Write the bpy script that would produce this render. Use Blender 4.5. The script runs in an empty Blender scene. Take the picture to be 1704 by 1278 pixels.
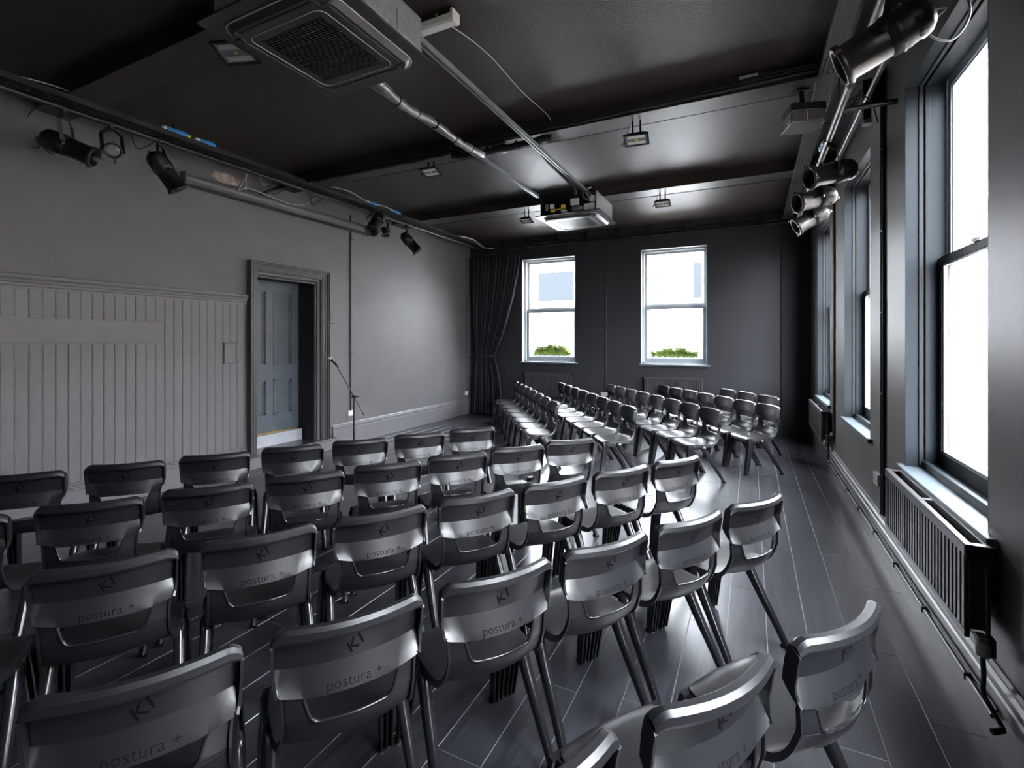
import bpy, bmesh, math, random
from mathutils import Vector, Matrix
random.seed(7)
PI = math.pi
SC = bpy.context.scene
COL = SC.collection

# ------------------------------------------------------------------ camera, world, exposure
YAW = math.atan(398 / 805.0)
cd = bpy.data.cameras.new('camera')
cd.sensor_width = 36.0
cd.lens = 805.0 / 1704.0 * 36.0
cd.shift_y = -71.0 / 1704.0
cd.clip_start = 0.05
cam = bpy.data.objects.new('camera', cd)
cam.location = (0, 0, 1.65)
cam.rotation_euler = (PI / 2, 0, YAW)
COL.objects.link(cam)
SC.camera = cam

w = bpy.data.worlds.new('overcast_sky')
SC.world = w
w.use_nodes = True
nt = w.node_tree
bg = nt.nodes['Background']
bg.inputs['Color'].default_value = (0.86, 0.92, 1.0, 1)
bg.inputs['Strength'].default_value = 9.0
SC.view_settings.view_transform = 'Standard'
SC.view_settings.look = 'None'
SC.view_settings.gamma = 1.0
SC.view_settings.use_curve_mapping = False
SC.view_settings.exposure = 2.55

XL, XR = -5.83, 0.91          # side wall faces
YB, YN = 9.62, -3.2           # far and near wall faces
ZC = 3.9                      # ceiling

def portal(name, loc, rot, sx, sy):
    l = bpy.data.lights.new(name, 'AREA')
    l.shape = 'RECTANGLE'; l.size = sx; l.size_y = sy
    l.cycles.is_portal = True
    o = bpy.data.objects.new(name, l)
    o.location = loc; o.rotation_euler = rot
    COL.objects.link(o)
RW = [(0.34, 1.60), (2.76, 4.01), (5.05, 6.32), (7.41, 8.70)]     # windows of the right wall (Y spans)
RZ = (0.82, 3.32)
BW = [(-4.51, -3.29), (-1.94, -0.73)]                             # windows of the far wall (X spans)
BZ = (1.20, 3.44)
for a, b in RW:
    portal('window_portal', (1.22, (a + b) / 2, 2.07), (0, PI / 2, 0), RZ[1] - RZ[0], b - a)
for a, b in BW:
    portal('window_portal', ((a + b) / 2, YB + 0.34, 2.32), (-PI / 2, 0, 0), b - a, BZ[1] - BZ[0])

# ------------------------------------------------------------------ materials
def mat(name, col, rough=0.5, metal=0.0, var=0.0, vscale=4.0, bump=0.0, bscale=60.0, spec=0.5, coat=0.0, detail=3.0, bdist=0.004):
    m = bpy.data.materials.new(name)
    m.use_nodes = True
    n = m.node_tree.nodes; l = m.node_tree.links
    p = n['Principled BSDF']
    p.inputs['Base Color'].default_value = (*col, 1)
    p.inputs['Roughness'].default_value = rough
    p.inputs['Metallic'].default_value = metal
    p.inputs['Specular IOR Level'].default_value = spec
    p.inputs['Coat Weight'].default_value = coat
    tc = n.new('ShaderNodeTexCoord')
    if var > 0:
        t = n.new('ShaderNodeTexNoise'); t.inputs['Scale'].default_value = vscale; t.inputs['Detail'].default_value = 6
        l.new(tc.outputs['Object'], t.inputs['Vector'])
        r = n.new('ShaderNodeValToRGB')
        r.color_ramp.elements[0].position = 0.3; r.color_ramp.elements[1].position = 0.7
        r.color_ramp.elements[0].color = (*[c * (1 - var) for c in col], 1)
        r.color_ramp.elements[1].color = (*[min(1, c * (1 + var)) for c in col], 1)
        l.new(t.outputs['Fac'], r.inputs['Fac']); l.new(r.outputs['Color'], p.inputs['Base Color'])
    if bump > 0:
        t = n.new('ShaderNodeTexNoise'); t.inputs['Scale'].default_value = bscale; t.inputs['Detail'].default_value = detail
        l.new(tc.outputs['Object'], t.inputs['Vector'])
        b = n.new('ShaderNodeBump'); b.inputs['Strength'].default_value = bump; b.inputs['Distance'].default_value = bdist
        l.new(t.outputs['Fac'], b.inputs['Height']); l.new(b.outputs['Normal'], p.inputs['Normal'])
    return m

M = {}
M['paint'] = mat('dark_grey_wall_paint', (0.108, 0.107, 0.108), 0.5, var=0.07, vscale=2.5, bump=0.08, bscale=90)
M['paint_warm_lit'] = mat('warm_lit_grey_wall_paint', (0.098, 0.083, 0.073), 0.42, var=0.07, vscale=2.5, bump=0.08, bscale=90)  # same wall grey with the warm room light tinted into the colour
M['paint_far_shaded'] = mat('shaded_grey_wall_paint', (0.019, 0.019, 0.023), 0.6, var=0.08, vscale=2.0, bump=0.08, bscale=90)  # same wall grey, darkened to put the end wall's shade into the colour
M['wood_paint'] = mat('grey_painted_woodwork', (0.140, 0.136, 0.143), 0.42, var=0.06, vscale=8, bump=0.06, bscale=50)
M['trim_paint'] = mat('grey_painted_trim', (0.058, 0.054, 0.052), 0.35, var=0.06, vscale=8)
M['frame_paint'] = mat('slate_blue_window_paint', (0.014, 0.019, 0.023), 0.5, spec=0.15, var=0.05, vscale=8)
M['sill'] = mat('glossy_slate_sill_paint', (0.10, 0.12, 0.135), 0.3)
M['frame_back'] = mat('light_grey_sash_paint', (0.26, 0.29, 0.31), 0.45)
M['frame_white'] = mat('pale_grey_sash_paint', (0.42, 0.45, 0.47), 0.4)
M['ceiling'] = mat('black_embossed_ceiling_paper', (0.034, 0.0265, 0.0215), 0.46, var=0.12, vscale=1.5, bump=0.7, bscale=70, detail=2, bdist=0.004)
M['beam'] = mat('black_beam_paint', (0.030, 0.0235, 0.0195), 0.45, var=0.1, bump=0.1, bscale=30)
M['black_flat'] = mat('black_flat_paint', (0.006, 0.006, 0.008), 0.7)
M['door'] = mat('blue_grey_door_paint', (0.092, 0.112, 0.132), 0.4, var=0.1, vscale=5, bump=0.05)
M['step_white'] = mat('scuffed_white_step_paint', (0.42, 0.43, 0.47), 0.5, var=0.12, vscale=6)
M['brass'] = mat('worn_brass_strip', (0.35, 0.24, 0.09), 0.45, metal=0.6, var=0.3, vscale=30)
M['curtain'] = mat('plum_black_curtain_cloth', (0.020, 0.017, 0.024), 0.85, var=0.2, vscale=10)
M['chair'] = mat('satin_black_plastic', (0.008, 0.0085, 0.010), 0.37, spec=0.75, var=0.12, vscale=14, bump=0.05, bscale=220, bdist=0.001)
M['chair_gloss'] = mat('polished_black_plastic', (0.012, 0.012, 0.014), 0.2)
M['print'] = mat('black_moulded_lettering', (0.003, 0.003, 0.004), 0.75, spec=0.1)
M['black_metal'] = mat('black_enamelled_metal', (0.010, 0.0097, 0.0097), 0.40, var=0.2, vscale=20)
M['black_rubber'] = mat('black_cable_rubber', (0.012, 0.012, 0.013), 0.5)
M['silver'] = mat('galvanised_steel', (0.42, 0.45, 0.46), 0.38, metal=0.7, var=0.12, vscale=25)
M['tray_r'] = mat('dark_perforated_steel', (0.06, 0.056, 0.052), 0.4, metal=0.2, var=0.1)
M['pipe_lit'] = mat('scuffed_steel_pipe', (0.07, 0.062, 0.058), 0.42, metal=0.2, var=0.2, vscale=18)
M['lagging'] = mat('silver_foil_lagging', (0.30, 0.30, 0.31), 0.30, metal=0.6, var=0.25, vscale=30, bump=0.4, bscale=40)
M['ac_black'] = mat('satin_black_unit_casing', (0.030, 0.030, 0.034), 0.36, var=0.1)
M['ac_trim'] = mat('worn_pale_edge_trim', (0.38, 0.36, 0.35), 0.4, var=0.2, vscale=20)
M['plastic_white'] = mat('white_plastic', (0.62, 0.62, 0.60), 0.4)
M['diffuser'] = mat('milky_lamp_diffuser', (0.62, 0.61, 0.56), 0.35)
M['yellow'] = mat('yellow_plastic', (0.75, 0.60, 0.03), 0.4)
M['blue'] = mat('blue_plug_plastic', (0.02, 0.19, 0.50), 0.4)
M['red'] = mat('red_plastic', (0.4, 0.02, 0.02), 0.4)
M['lens'] = mat('grey_lamp_glass', (0.20, 0.22, 0.22), 0.12, coat=0.5)
M['copper'] = mat('aged_copper', (0.10, 0.055, 0.04), 0.5, metal=0.4)
M['radiator'] = mat('grey_enamelled_radiator', (0.045, 0.043, 0.045), 0.4)
M['proj_grey'] = mat('warm_grey_projector_plastic', (0.11, 0.10, 0.094), 0.4)
M['cable_white'] = mat('white_cable_sheath', (0.42, 0.41, 0.40), 0.45)
M['joint'] = mat('pale_plank_joint', (0.20, 0.20, 0.22), 0.5)
M['leaf'] = mat('green_leaves', (0.085, 0.115, 0.022), 0.7, var=0.5, vscale=14, spec=0.1)
M['soil'] = mat('grey_planter_box', (0.30, 0.30, 0.30), 0.6)
M['ext_white'] = mat('white_render', (0.80, 0.80, 0.80), 0.8)
M['ext_brick'] = mat('pale_brickwork', (0.42, 0.37, 0.33), 0.8, var=0.15, vscale=6)
M['ext_glass'] = mat('blue_grey_far_glazing', (0.026, 0.029, 0.033), 0.5, spec=0.02)
M['ext_ground'] = mat('grey_asphalt', (0.13, 0.115, 0.10), 0.8)
M['mic_grille'] = mat('steel_mic_grille', (0.45, 0.45, 0.46), 0.35, metal=0.8)

def floor_material():
    m = mat('dark_ash_laminate', (0.05, 0.05, 0.055), 0.3, spec=1.0)
    n = m.node_tree.nodes; l = m.node_tree.links; p = n['Principled BSDF']
    g = n.new('ShaderNodeNewGeometry')
    mp = n.new('ShaderNodeMapping'); mp.inputs['Scale'].default_value = (26, 1.6, 1)
    l.new(g.outputs['Position'], mp.inputs['Vector'])
    oi = n.new('ShaderNodeObjectInfo')
    ad = n.new('ShaderNodeVectorMath'); ad.operation = 'ADD'
    cb = n.new('ShaderNodeCombineXYZ')
    mu = n.new('ShaderNodeMath'); mu.operation = 'MULTIPLY'; mu.inputs[1].default_value = 40
    l.new(oi.outputs['Random'], mu.inputs[0]); l.new(mu.outputs[0], cb.inputs['X']); l.new(mu.outputs[0], cb.inputs['Y'])
    l.new(mp.outputs['Vector'], ad.inputs[0]); l.new(cb.outputs[0], ad.inputs[1])
    t = n.new('ShaderNodeTexNoise'); t.inputs['Scale'].default_value = 1.6; t.inputs['Detail'].default_value = 8
    t.inputs['Distortion'].default_value = 1.2
    l.new(ad.outputs[0], t.inputs['Vector'])
    r = n.new('ShaderNodeValToRGB')
    r.color_ramp.elements[0].position = 0.3; r.color_ramp.elements[0].color = (0.017, 0.0175, 0.021, 1)
    r.color_ramp.elements[1].position = 0.75; r.color_ramp.elements[1].color = (0.042, 0.043, 0.052, 1)
    l.new(t.outputs['Fac'], r.inputs['Fac']); l.new(r.outputs['Color'], p.inputs['Base Color'])
    rr = n.new('ShaderNodeMapRange'); rr.inputs['To Min'].default_value = 0.27; rr.inputs['To Max'].default_value = 0.32
    l.new(t.outputs['Fac'], rr.inputs['Value']); l.new(rr.outputs[0], p.inputs['Roughness'])
    b = n.new('ShaderNodeBump'); b.inputs['Strength'].default_value = 0.05; b.inputs['Distance'].default_value = 0.002
    l.new(t.outputs['Fac'], b.inputs['Height']); l.new(b.outputs['Normal'], p.inputs['Normal'])
    return m
M['floor'] = floor_material()

def glass_material():
    m = bpy.data.materials.new('clear_window_glass'); m.use_nodes = True
    n = m.node_tree.nodes; l = m.node_tree.links; n.clear()
    o = n.new('ShaderNodeOutputMaterial'); mx = n.new('ShaderNodeMixShader')
    tr = n.new('ShaderNodeBsdfTransparent'); gl = n.new('ShaderNodeBsdfGlossy'); gl.inputs['Roughness'].default_value = 0.02
    lw = n.new('ShaderNodeLayerWeight'); lw.inputs['Blend'].default_value = 0.5
    pw = n.new('ShaderNodeMath'); pw.operation = 'POWER'; pw.inputs[1].default_value = 5.0
    fr = n.new('ShaderNodeMapRange'); fr.inputs['To Min'].default_value = 0.03; fr.inputs['To Max'].default_value = 0.8
    l.new(lw.outputs['Facing'], pw.inputs[0]); l.new(pw.outputs[0], fr.inputs['Value'])
    l.new(fr.outputs[0], mx.inputs[0]); l.new(tr.outputs[0], mx.inputs[1]); l.new(gl.outputs[0], mx.inputs[2])
    l.new(mx.outputs[0], o.inputs['Surface'])
    return m
M['glass'] = glass_material()

# ------------------------------------------------------------------ mesh builder
class MB:
    def __init__(s):
        s.v = []; s.f = []; s.smooth = []
    def add(s, vs, fs, smooth=False):
        b = len(s.v); s.v += [tuple(p) for p in vs]
        for f in fs:
            s.f.append(tuple(b + i for i in f)); s.smooth.append(smooth)
        return s
    def box(s, x0, x1, y0, y1, z0, z1):
        if x0 > x1: x0, x1 = x1, x0
        if y0 > y1: y0, y1 = y1, y0
        if z0 > z1: z0, z1 = z1, z0
        vs = [(x0, y0, z0), (x1, y0, z0), (x1, y1, z0), (x0, y1, z0), (x0, y0, z1), (x1, y0, z1), (x1, y1, z1), (x0, y1, z1)]
        return s.add(vs, [(0, 3, 2, 1), (4, 5, 6, 7), (0, 1, 5, 4), (1, 2, 6, 5), (2, 3, 7, 6), (3, 0, 4, 7)])
    def cbox(s, c, sx, sy, sz, mtx=None):
        vs = []
        for dz in (-1, 1):
            for dx, dy in ((-1, -1), (1, -1), (1, 1), (-1, 1)):
                p = Vector((dx * sx / 2, dy * sy / 2, dz * sz / 2))
                if mtx: p = mtx @ p
                vs.append(tuple(Vector(c) + p))
        return s.add(vs, [(0, 3, 2, 1), (4, 5, 6, 7), (0, 1, 5, 4), (1, 2, 6, 5), (2, 3, 7, 6), (3, 0, 4, 7)])
    def tube(s, pts, r, n=8, caps=True):
        pts = [Vector(p) for p in pts]
        rs = r if isinstance(r, (list, tuple)) else [r] * len(pts)
        rings = []; up = None
        for i, p in enumerate(pts):
            a = pts[max(0, i - 1)]; b = pts[min(len(pts) - 1, i + 1)]
            t = (b - a).normalized()
            if up is None:
                up = Vector((0, 0, 1)) if abs(t.z) < 0.9 else Vector((1, 0, 0))
            x = t.cross(up)
            if x.length < 1e-5: x = t.cross(Vector((1, 0.3, 0)))
            x.normalize(); up = x.cross(t).normalized()
            rings.append([tuple(p + x * math.cos(2 * PI * k / n) * rs[i] + up * math.sin(2 * PI * k / n) * rs[i]) for k in range(n)])
        vs = [q for rg in rings for q in rg]; fs = []
        for i in range(len(pts) - 1):
            for k in range(n):
                k2 = (k + 1) % n
                fs.append((i * n + k, (i + 1) * n + k, (i + 1) * n + k2, i * n + k2))
        s.add(vs, fs, True)
        if caps:
            s.add(rings[0], [tuple(range(n))]); s.add(rings[-1], [tuple(reversed(range(n)))])
        return s
    def lathe(s, prof, mtx=None, n=20, smooth=True):       # prof: (radius, height) along local +Z
        mtx = mtx or Matrix.Identity(4)
        vs = []; fs = []
        for r, h in prof:
            for k in range(n):
                a = 2 * PI * k / n
                vs.append(tuple(mtx @ Vector((r * math.cos(a), r * math.sin(a), h))))
        for i in range(len(prof) - 1):
            for k in range(n):
                k2 = (k + 1) % n
                fs.append((i * n + k, i * n + k2, (i + 1) * n + k2, (i + 1) * n + k))
        return s.add(vs, fs, smooth)
    def prism(s, poly, axis, a, b):                        # poly in the two other axes
        n = len(poly); vs = []
        for t in (a, b):
            for p, q in poly:
                vs.append((t, p, q) if axis == 'x' else ((p, t, q) if axis == 'y' else (p, q, t)))
        fs = [tuple(range(n)), tuple(reversed(range(n, 2 * n)))]
        for i in range(n):
            j = (i + 1) % n; fs.append((i, i + n, j + n, j))
        return s.add(vs, fs)
    def mesh(s, name):
        me = bpy.data.meshes.new(name)
        me.from_pydata(s.v, [], s.f); me.update()
        for p, sm in zip(me.polygons, s.smooth): p.use_smooth = sm
        bm = bmesh.new(); bm.from_mesh(me)
        bmesh.ops.recalc_face_normals(bm, faces=bm.faces)
        bm.to_mesh(me); bm.free()
        return me
    def build(s, name, m, parent=None, bevel=0.0):
        me = s.mesh(name)
        if bevel > 0:
            bm = bmesh.new(); bm.from_mesh(me)
            bmesh.ops.remove_doubles(bm, verts=bm.verts, dist=1e-6)
            es = [e for e in bm.edges if len(e.link_faces) == 2 and e.calc_face_angle(0) > 0.6]
            bmesh.ops.bevel(bm, geom=es, offset=bevel, segments=2, affect='EDGES', profile=0.5, clamp_overlap=True)
            bm.to_mesh(me); bm.free()
        me.materials.append(m)
        o = bpy.data.objects.new(name, me); COL.objects.link(o)
        if parent: o.parent = parent
        return o

def tag(o, label, cat, group=None, kind=None):
    o['label'] = label; o['category'] = cat
    if group: o['group'] = group
    if kind: o['kind'] = kind
    return o
def thing(name, label, cat, loc=(0, 0, 0), rz=0, group=None):
    o = bpy.data.objects.new(name, None); COL.objects.link(o); o.empty_display_size = 0.1
    o.location = loc; o.rotation_euler = (0, 0, rz)
    return tag(o, label, cat, group)
def struct(o, label, cat):
    o['kind'] = 'structure'; return tag(o, label, cat)
def sroot(name, label, cat, loc=(0, 0, 0)):
    return struct(thing(name, label, cat, loc), label, cat)
def ordinal(i): return ['first', 'second', 'third', 'fourth', 'fifth', 'sixth', 'seventh', 'eighth', 'ninth'][i]
def arc_pts(ps, n=10):
    """Catmull-Rom through points"""
    ps = [Vector(p) for p in ps]; P = [ps[0] * 2 - ps[1]] + ps + [ps[-1] * 2 - ps[-2]]; out = []
    for i in range(1, len(P) - 2):
        for k in range(n):
            t = k / n; a, b, c, d = P[i - 1], P[i], P[i + 1], P[i + 2]
            out.append(0.5 * ((2 * b) + (c - a) * t + (2 * a - 5 * b + 4 * c - d) * t * t + (3 * b - a - 3 * c + d) * t ** 3))
    out.append(ps[-1]); return out

# ------------------------------------------------------------------ shell
# floor: pale joint bed with single planks on it
fl = MB().box(XL - 0.3, XR + 0.4, YN - 0.1, YB + 0.5, -0.10, -0.0015).build('floor', M['joint'])
struct(fl, 'dark wood-effect plank floor with pale joint lines', 'floor')
PW = 0.2035; PLN = 1.29; GAP = 0.0028
cols = []
x = 0.892
while x > XL:
    cols.append((max(XL + 0.003, x - PW + GAP), x)); x -= PW
plank_meshes = {}
def plank(x0, x1, y0, y1):
    key = (round(x1 - x0, 3), round(y1 - y0, 3))
    if key not in plank_meshes:
        hx, hy = (x1 - x0) / 2, (y1 - y0) / 2; e = 0.0012
        vs = [(-hx, -hy, -0.0015), (hx, -hy, -0.0015), (hx, hy, -0.0015), (-hx, hy, -0.0015),
              (-hx + e, -hy + e, 0), (hx - e, -hy + e, 0), (hx - e, hy - e, 0), (-hx + e, hy - e, 0)]
        me = MB().add(vs, [(4, 5, 6, 7), (0, 1, 5, 4), (1, 2, 6, 5), (2, 3, 7, 6), (3, 0, 4, 7)]).mesh('plank')
        me.materials.append(M['floor']); plank_meshes[key] = me
    o = bpy.data.objects.new('plank', plank_meshes[key]); COL.objects.link(o)
    o.location = ((x0 + x1) / 2, (y0 + y1) / 2, 0); o.parent = fl
rest = MB()
for i, (x0, x1) in enumerate(cols):
    y = 0.1 + ((i * 0.47) % 1.0) * PLN * 0.8
    rest.box(x0, x1, YN, y - GAP, -0.0014, 0)
    while y < YB:
        y1 = y + PLN
        if y1 > YB: y1 = YB
        if y1 - y > 0.05: plank(x0, x1, y, y1 - GAP)
        y += PLN
r = rest.build('plank_run', M['floor'], fl); r['kind'] = 'stuff'

# walls (boxes pieced around the openings)
def wall_with_openings(name, along, lo, hi, z0, z1, ops, inner, outer, m, label):
    """along 'x' or 'y'; ops = list of (a, b, za, zb)"""
    mb = MB()
    def put(a, b, za, zb):
        if b - a < 1e-4 or zb - za < 1e-4: return
        if along == 'y': mb.box(inner, outer, a, b, za, zb)
        else: mb.box(a, b, inner, outer, za, zb)
    cur = lo
    for a, b, za, zb in sorted(ops):
        put(cur, a, z0, z1); put(a, b, z0, za); put(a, b, zb, z1); cur = b
    put(cur, hi, z0, z1)
    return struct(mb.build(name, m), label, 'wall')
wall_with_openings('wall_right', 'y', YN - 0.3, YB + 0.35, -0.1, ZC + 0.3, [(a, b, RZ[0], RZ[1]) for a, b in RW], XR, XR + 0.27, M['paint_warm_lit'],
                   'dark grey wall with the tall sash windows along the right')
wall_with_openings('wall_back', 'x', XL - 0.3, XR, -0.1, ZC + 0.3, [(a, b, BZ[0], BZ[1]) for a, b in BW], YB, YB + 0.28, M['paint_far_shaded'],
                   'shade-toned grey end wall with two sash windows and two radiators')
wall_with_openings('wall_left', 'y', YN - 0.3, YB, -0.1, ZC + 0.3, [(4.19, 5.20, -0.1, 2.53)], XL, XL - 0.42, M['paint'],
                   'grey painted wall with the panelled door on the left')
wall_with_openings('wall_front', 'x', XL, XR, -0.1, ZC + 0.3, [], YN, YN - 0.3, M['paint'], 'plain grey wall behind the camera')
ce = struct(MB().box(XL - 0.3, XR + 0.3, YN - 0.3, YB + 0.3, ZC, ZC + 0.2).build('ceiling', M['ceiling']), 'black embossed paper ceiling crossed by boxed beams', 'ceiling')
n = 1
for y0, y1 in ((-0.45, -0.2), (2.02, 2.26), (4.53, 4.76), (6.88, 7.17)):
    b = MB().box(XL, XR, y0, y1, 3.76, ZC).box(XL, XR, y0 - 0.012, y1 + 0.012, 3.752, 3.764).build('trim_%d' % n, M['beam'], bevel=0.004)
    struct(b, ['black boxed ceiling beam behind the camera', 'black boxed ceiling beam above the nearer air conditioner', 'black boxed ceiling beam in mid room carrying the bundled black cables', 'black boxed ceiling beam nearest the end wall'][n - 1], 'beam'); n += 1
# painted return panel in the far right corner
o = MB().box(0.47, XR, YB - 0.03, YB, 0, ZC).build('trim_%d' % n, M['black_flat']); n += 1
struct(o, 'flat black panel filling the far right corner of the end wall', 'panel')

# skirtings
def skirt_profile(h, t, face, sgn):     # list of (across, z); sgn = direction into the room
    pr = [(0, 0), (t, 0), (t, h * 0.74), (t * 0.72, h * 0.76), (t * 0.72, h * 0.80), (t * 0.95, h * 0.83), (t * 0.95, h * 0.88), (t * 0.5, h * 0.92), (t * 0.5, h * 0.96), (t * 0.2, h), (0, h)]
    return [(face + sgn * a, z) for a, z in pr]
def prism_y(mb, poly, a, b):            # poly (x, z)
    return mb.prism(poly, 'y', a, b)
struct(prism_y(MB(), skirt_profile(0.32, 0.028, XR, -1), YN, YB).build('baseboard_right', M['trim_paint']), 'tall moulded grey skirting under the right windows', 'skirting')
mb = MB(); prism_y(mb, skirt_profile(0.345, 0.028, XL, 1), 5.49, YB)
struct(mb.build('baseboard_left', M['wood_paint']), 'tall moulded pale grey skirting between door and curtain', 'skirting')
mb = MB(); mb.prism([(YB - a, z) for a, z in [(0, 0), (0.028, 0), (0.028, 0.25), (0.02, 0.27), (0.02, 0.3), (0, 0.32)]], 'x', XL, 0.47)
struct(mb.build('baseboard_back', M['paint_far_shaded']), 'shade-toned grey skirting along the end wall', 'skirting')

# wainscot on the left wall
wn = sroot('trim_%d' % n, 'grey tongue and groove boarding with moulded cap rail left of the door', 'panelling'); n += 1
WX = XL + 0.032
pitch = 0.0935
y = 4.02
bmesh_cache = {}
while y > -0.2:
    y0 = y - pitch + 0.0015
    segs = [(0.30, 2.14)] if y0 > 3.06 else [(0.30, 1.63), (1.86, 2.14)]
    for z0, z1 in segs:
        k = (z0, z1)
        if k not in bmesh_cache:
            wd = pitch - 0.0015
            me = MB().prism([(0, wd), (0.0125, wd), (0.016, wd - 0.0015), (0.016, 0.011), (0.014, 0.008), (0.016, 0.005), (0.016, 0.0015), (0.0125, 0), (0, 0)], 'z', z0, z1).mesh('board')
            me.materials.append(M['wood_paint']); bmesh_cache[k] = me
        o = bpy.data.objects.new('board', bmesh_cache[k]); COL.objects.link(o)
        o.location = (XL + 0.012, y0, 0); o.parent = wn
    y -= pitch
MB().box(XL, XL + 0.013, -0.3, 4.02, 0.28, 2.16).build('backing', M['wood_paint'], wn)
cap = [(XL, 2.12), (XL + 0.034, 2.12), (XL + 0.034, 2.140), (XL + 0.042, 2.150), (XL + 0.042, 2.168), (XL + 0.052, 2.176), (XL + 0.056, 2.198), (XL + 0.068, 2.206), (XL + 0.074, 2.222), (XL + 0.074, 2.238), (XL + 0.060, 2.245), (XL, 2.245)]
prism_y(MB(), cap, -0.3, 4.05).build('cap_rail', M['wood_paint'], wn)
MB().box(XL, XL + 0.044, -0.3, 3.075, 1.635, 1.855).build('rail_board', M['wood_paint'], wn, bevel=0.003)
MB().box(XL, XL + 0.038, -0.3, 3.083, 1.620, 1.636).box(XL, XL + 0.038, -0.3, 3.083, 1.855, 1.868).build('bead', M['wood_paint'], wn)
prism_y(MB(), skirt_profile(0.30, 0.045, XL, 1), -0.3, 4.05).build('skirting', M['wood_paint'], wn)
mb = MB(); fx = XL + 0.034
mb.box(fx, fx + 0.016, 3.75, 3.765, 1.38, 1.63).box(fx, fx + 0.016, 3.905, 3.92, 1.38, 1.63).box(fx, fx + 0.016, 3.765, 3.905, 1.615, 1.63).box(fx, fx + 0.016, 3.765, 3.905, 1.38, 1.395)
mb.box(fx, fx + 0.004, 3.765, 3.905, 1.395, 1.615)
hp = mb.build('hatch_cover', M['wood_paint']); MB().box(XL + .0282, fx + .001, 3.745, 3.925, 1.375, 1.635).build('shadow_line_plate', M['black_flat'], hp); tag(hp, 'small square grey hatch cover on the boarding near the door', 'hatch')  # black plate paints a shadow line around the cover

# door: recess, step, leaf, architrave
dr = sroot('door_1', 'blue-grey four panel door set deep in the left wall', 'door')
DX = -6.205
def door_leaf():
    y0, y1, z0, z1 = 4.20, 5.19, 0.34, 2.53
    mb = MB(); mb.box(DX - 0.05, DX - 0.026, y0, y1, z0, z1)
    st = 0.115
    ys = [(y0, y0 + st), ((y0 + y1) / 2 - 0.055, (y0 + y1) / 2 + 0.055), (y1 - st, y1)]
    for a, b in ys: mb.box(DX - 0.026, DX, a, b, z0, z1)
    zs = [(z0, z0 + 0.24), (1.10, 1.30), (z1 - 0.15, z1)]
    for a, b in ((ys[0][1], ys[1][0]), (ys[1][1], ys[2][0])):
        for za, zb in zs: mb.box(DX - 0.026, DX, a, b, za, zb)
    lf = mb.build('leaf', M['door'], dr, bevel=0.002)
    for a, b in ((ys[0][1], ys[1][0]), (ys[1][1], ys[2][0])):
        for za, zb in ((zs[0][1], zs[1][0]), (zs[1][1], zs[2][0])):
            p = MB(); t = 0.022
            for q in (0, 1):
                d = t * q; h = 0.034 - 0.018 * q; xx = DX - 0.026
                p.box(xx, xx + h, a + d, a + d + t, za + d, zb - d).box(xx, xx + h, b - d - t, b - d, za + d, zb - d)
                p.box(xx, xx + h, a + d, b - d, za + d, za + d + t).box(xx, xx + h, a + d, b - d, zb - d - t, zb - d)
            p.build('panel_moulding', M['door'], dr)
door_leaf()
mb = MB()
mb.box(XL - 0.42, XL + 0.0, 5.185, 5.21, 0.17, 2.53).box(XL - 0.42, XL, 4.18, 4.20, 0.17, 2.53).box(XL - 0.42, XL, 4.18, 5.21, 2.52, 2.54)
mb.build('jamb_lining', M['black_flat'], dr)
MB().box(XL - 0.42, XL - 0.41, 4.1, 5.3, 0, 2.6).build('backing', M['black_flat'], dr)
MB().box(XL - 0.03, XL - 0.005, 5.165, 5.187, 0.17, 2.52).box(XL - 0.03, XL - 0.005, 4.198, 5.187, 2.50, 2.522).build('door_stop', M['trim_paint'], dr)
MB().box(DX - 0.03, DX + 0.11, 4.20, 5.16, 0.17, 0.335).build('riser_board', M['step_white'], dr, bevel=0.004)
MB().box(DX, DX + 0.03, 4.20, 5.12, 0.335, 0.352).build('threshold_strip', M['brass'], dr)
mb = MB().box(XL - 0.4, XL + 0.10, 4.02, 5.48, 0, 0.155)
mb.build('step', M['wood_paint'], dr, bevel=0.004)
MB().box(XL - 0.4, XL + 0.125, 4.0, 5.50, 0.155, 0.172).build('step_tread', M['floor'], dr, bevel=0.003)
# architrave, stepped profile, mitred by overlap
def architrave(mb, y0, y1, z0, z1, w=0.125):
    prof = [(0.0, 0.020, 0.035), (0.020, 0.055, 0.048), (0.055, 0.075, 0.060), (0.075, 0.088, 0.050), (0.088, 0.112, 0.072), (0.112, w, 0.086)]
    for a, b, h in prof:
        mb.box(XL, XL + h, y0 - b, y0 - a, z0, z1 + b)
        mb.box(XL, XL + h, y1 + a, y1 + b, z0, z1 + b)
        mb.box(XL, XL + h, y0 - a, y1 + a, z1 + a, z1 + b)
mb = MB(); architrave(mb, 4.20, 5.255, 0.172, 2.575)
mb.build('architrave', M['trim_paint'], dr, bevel=0.003)

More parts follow.
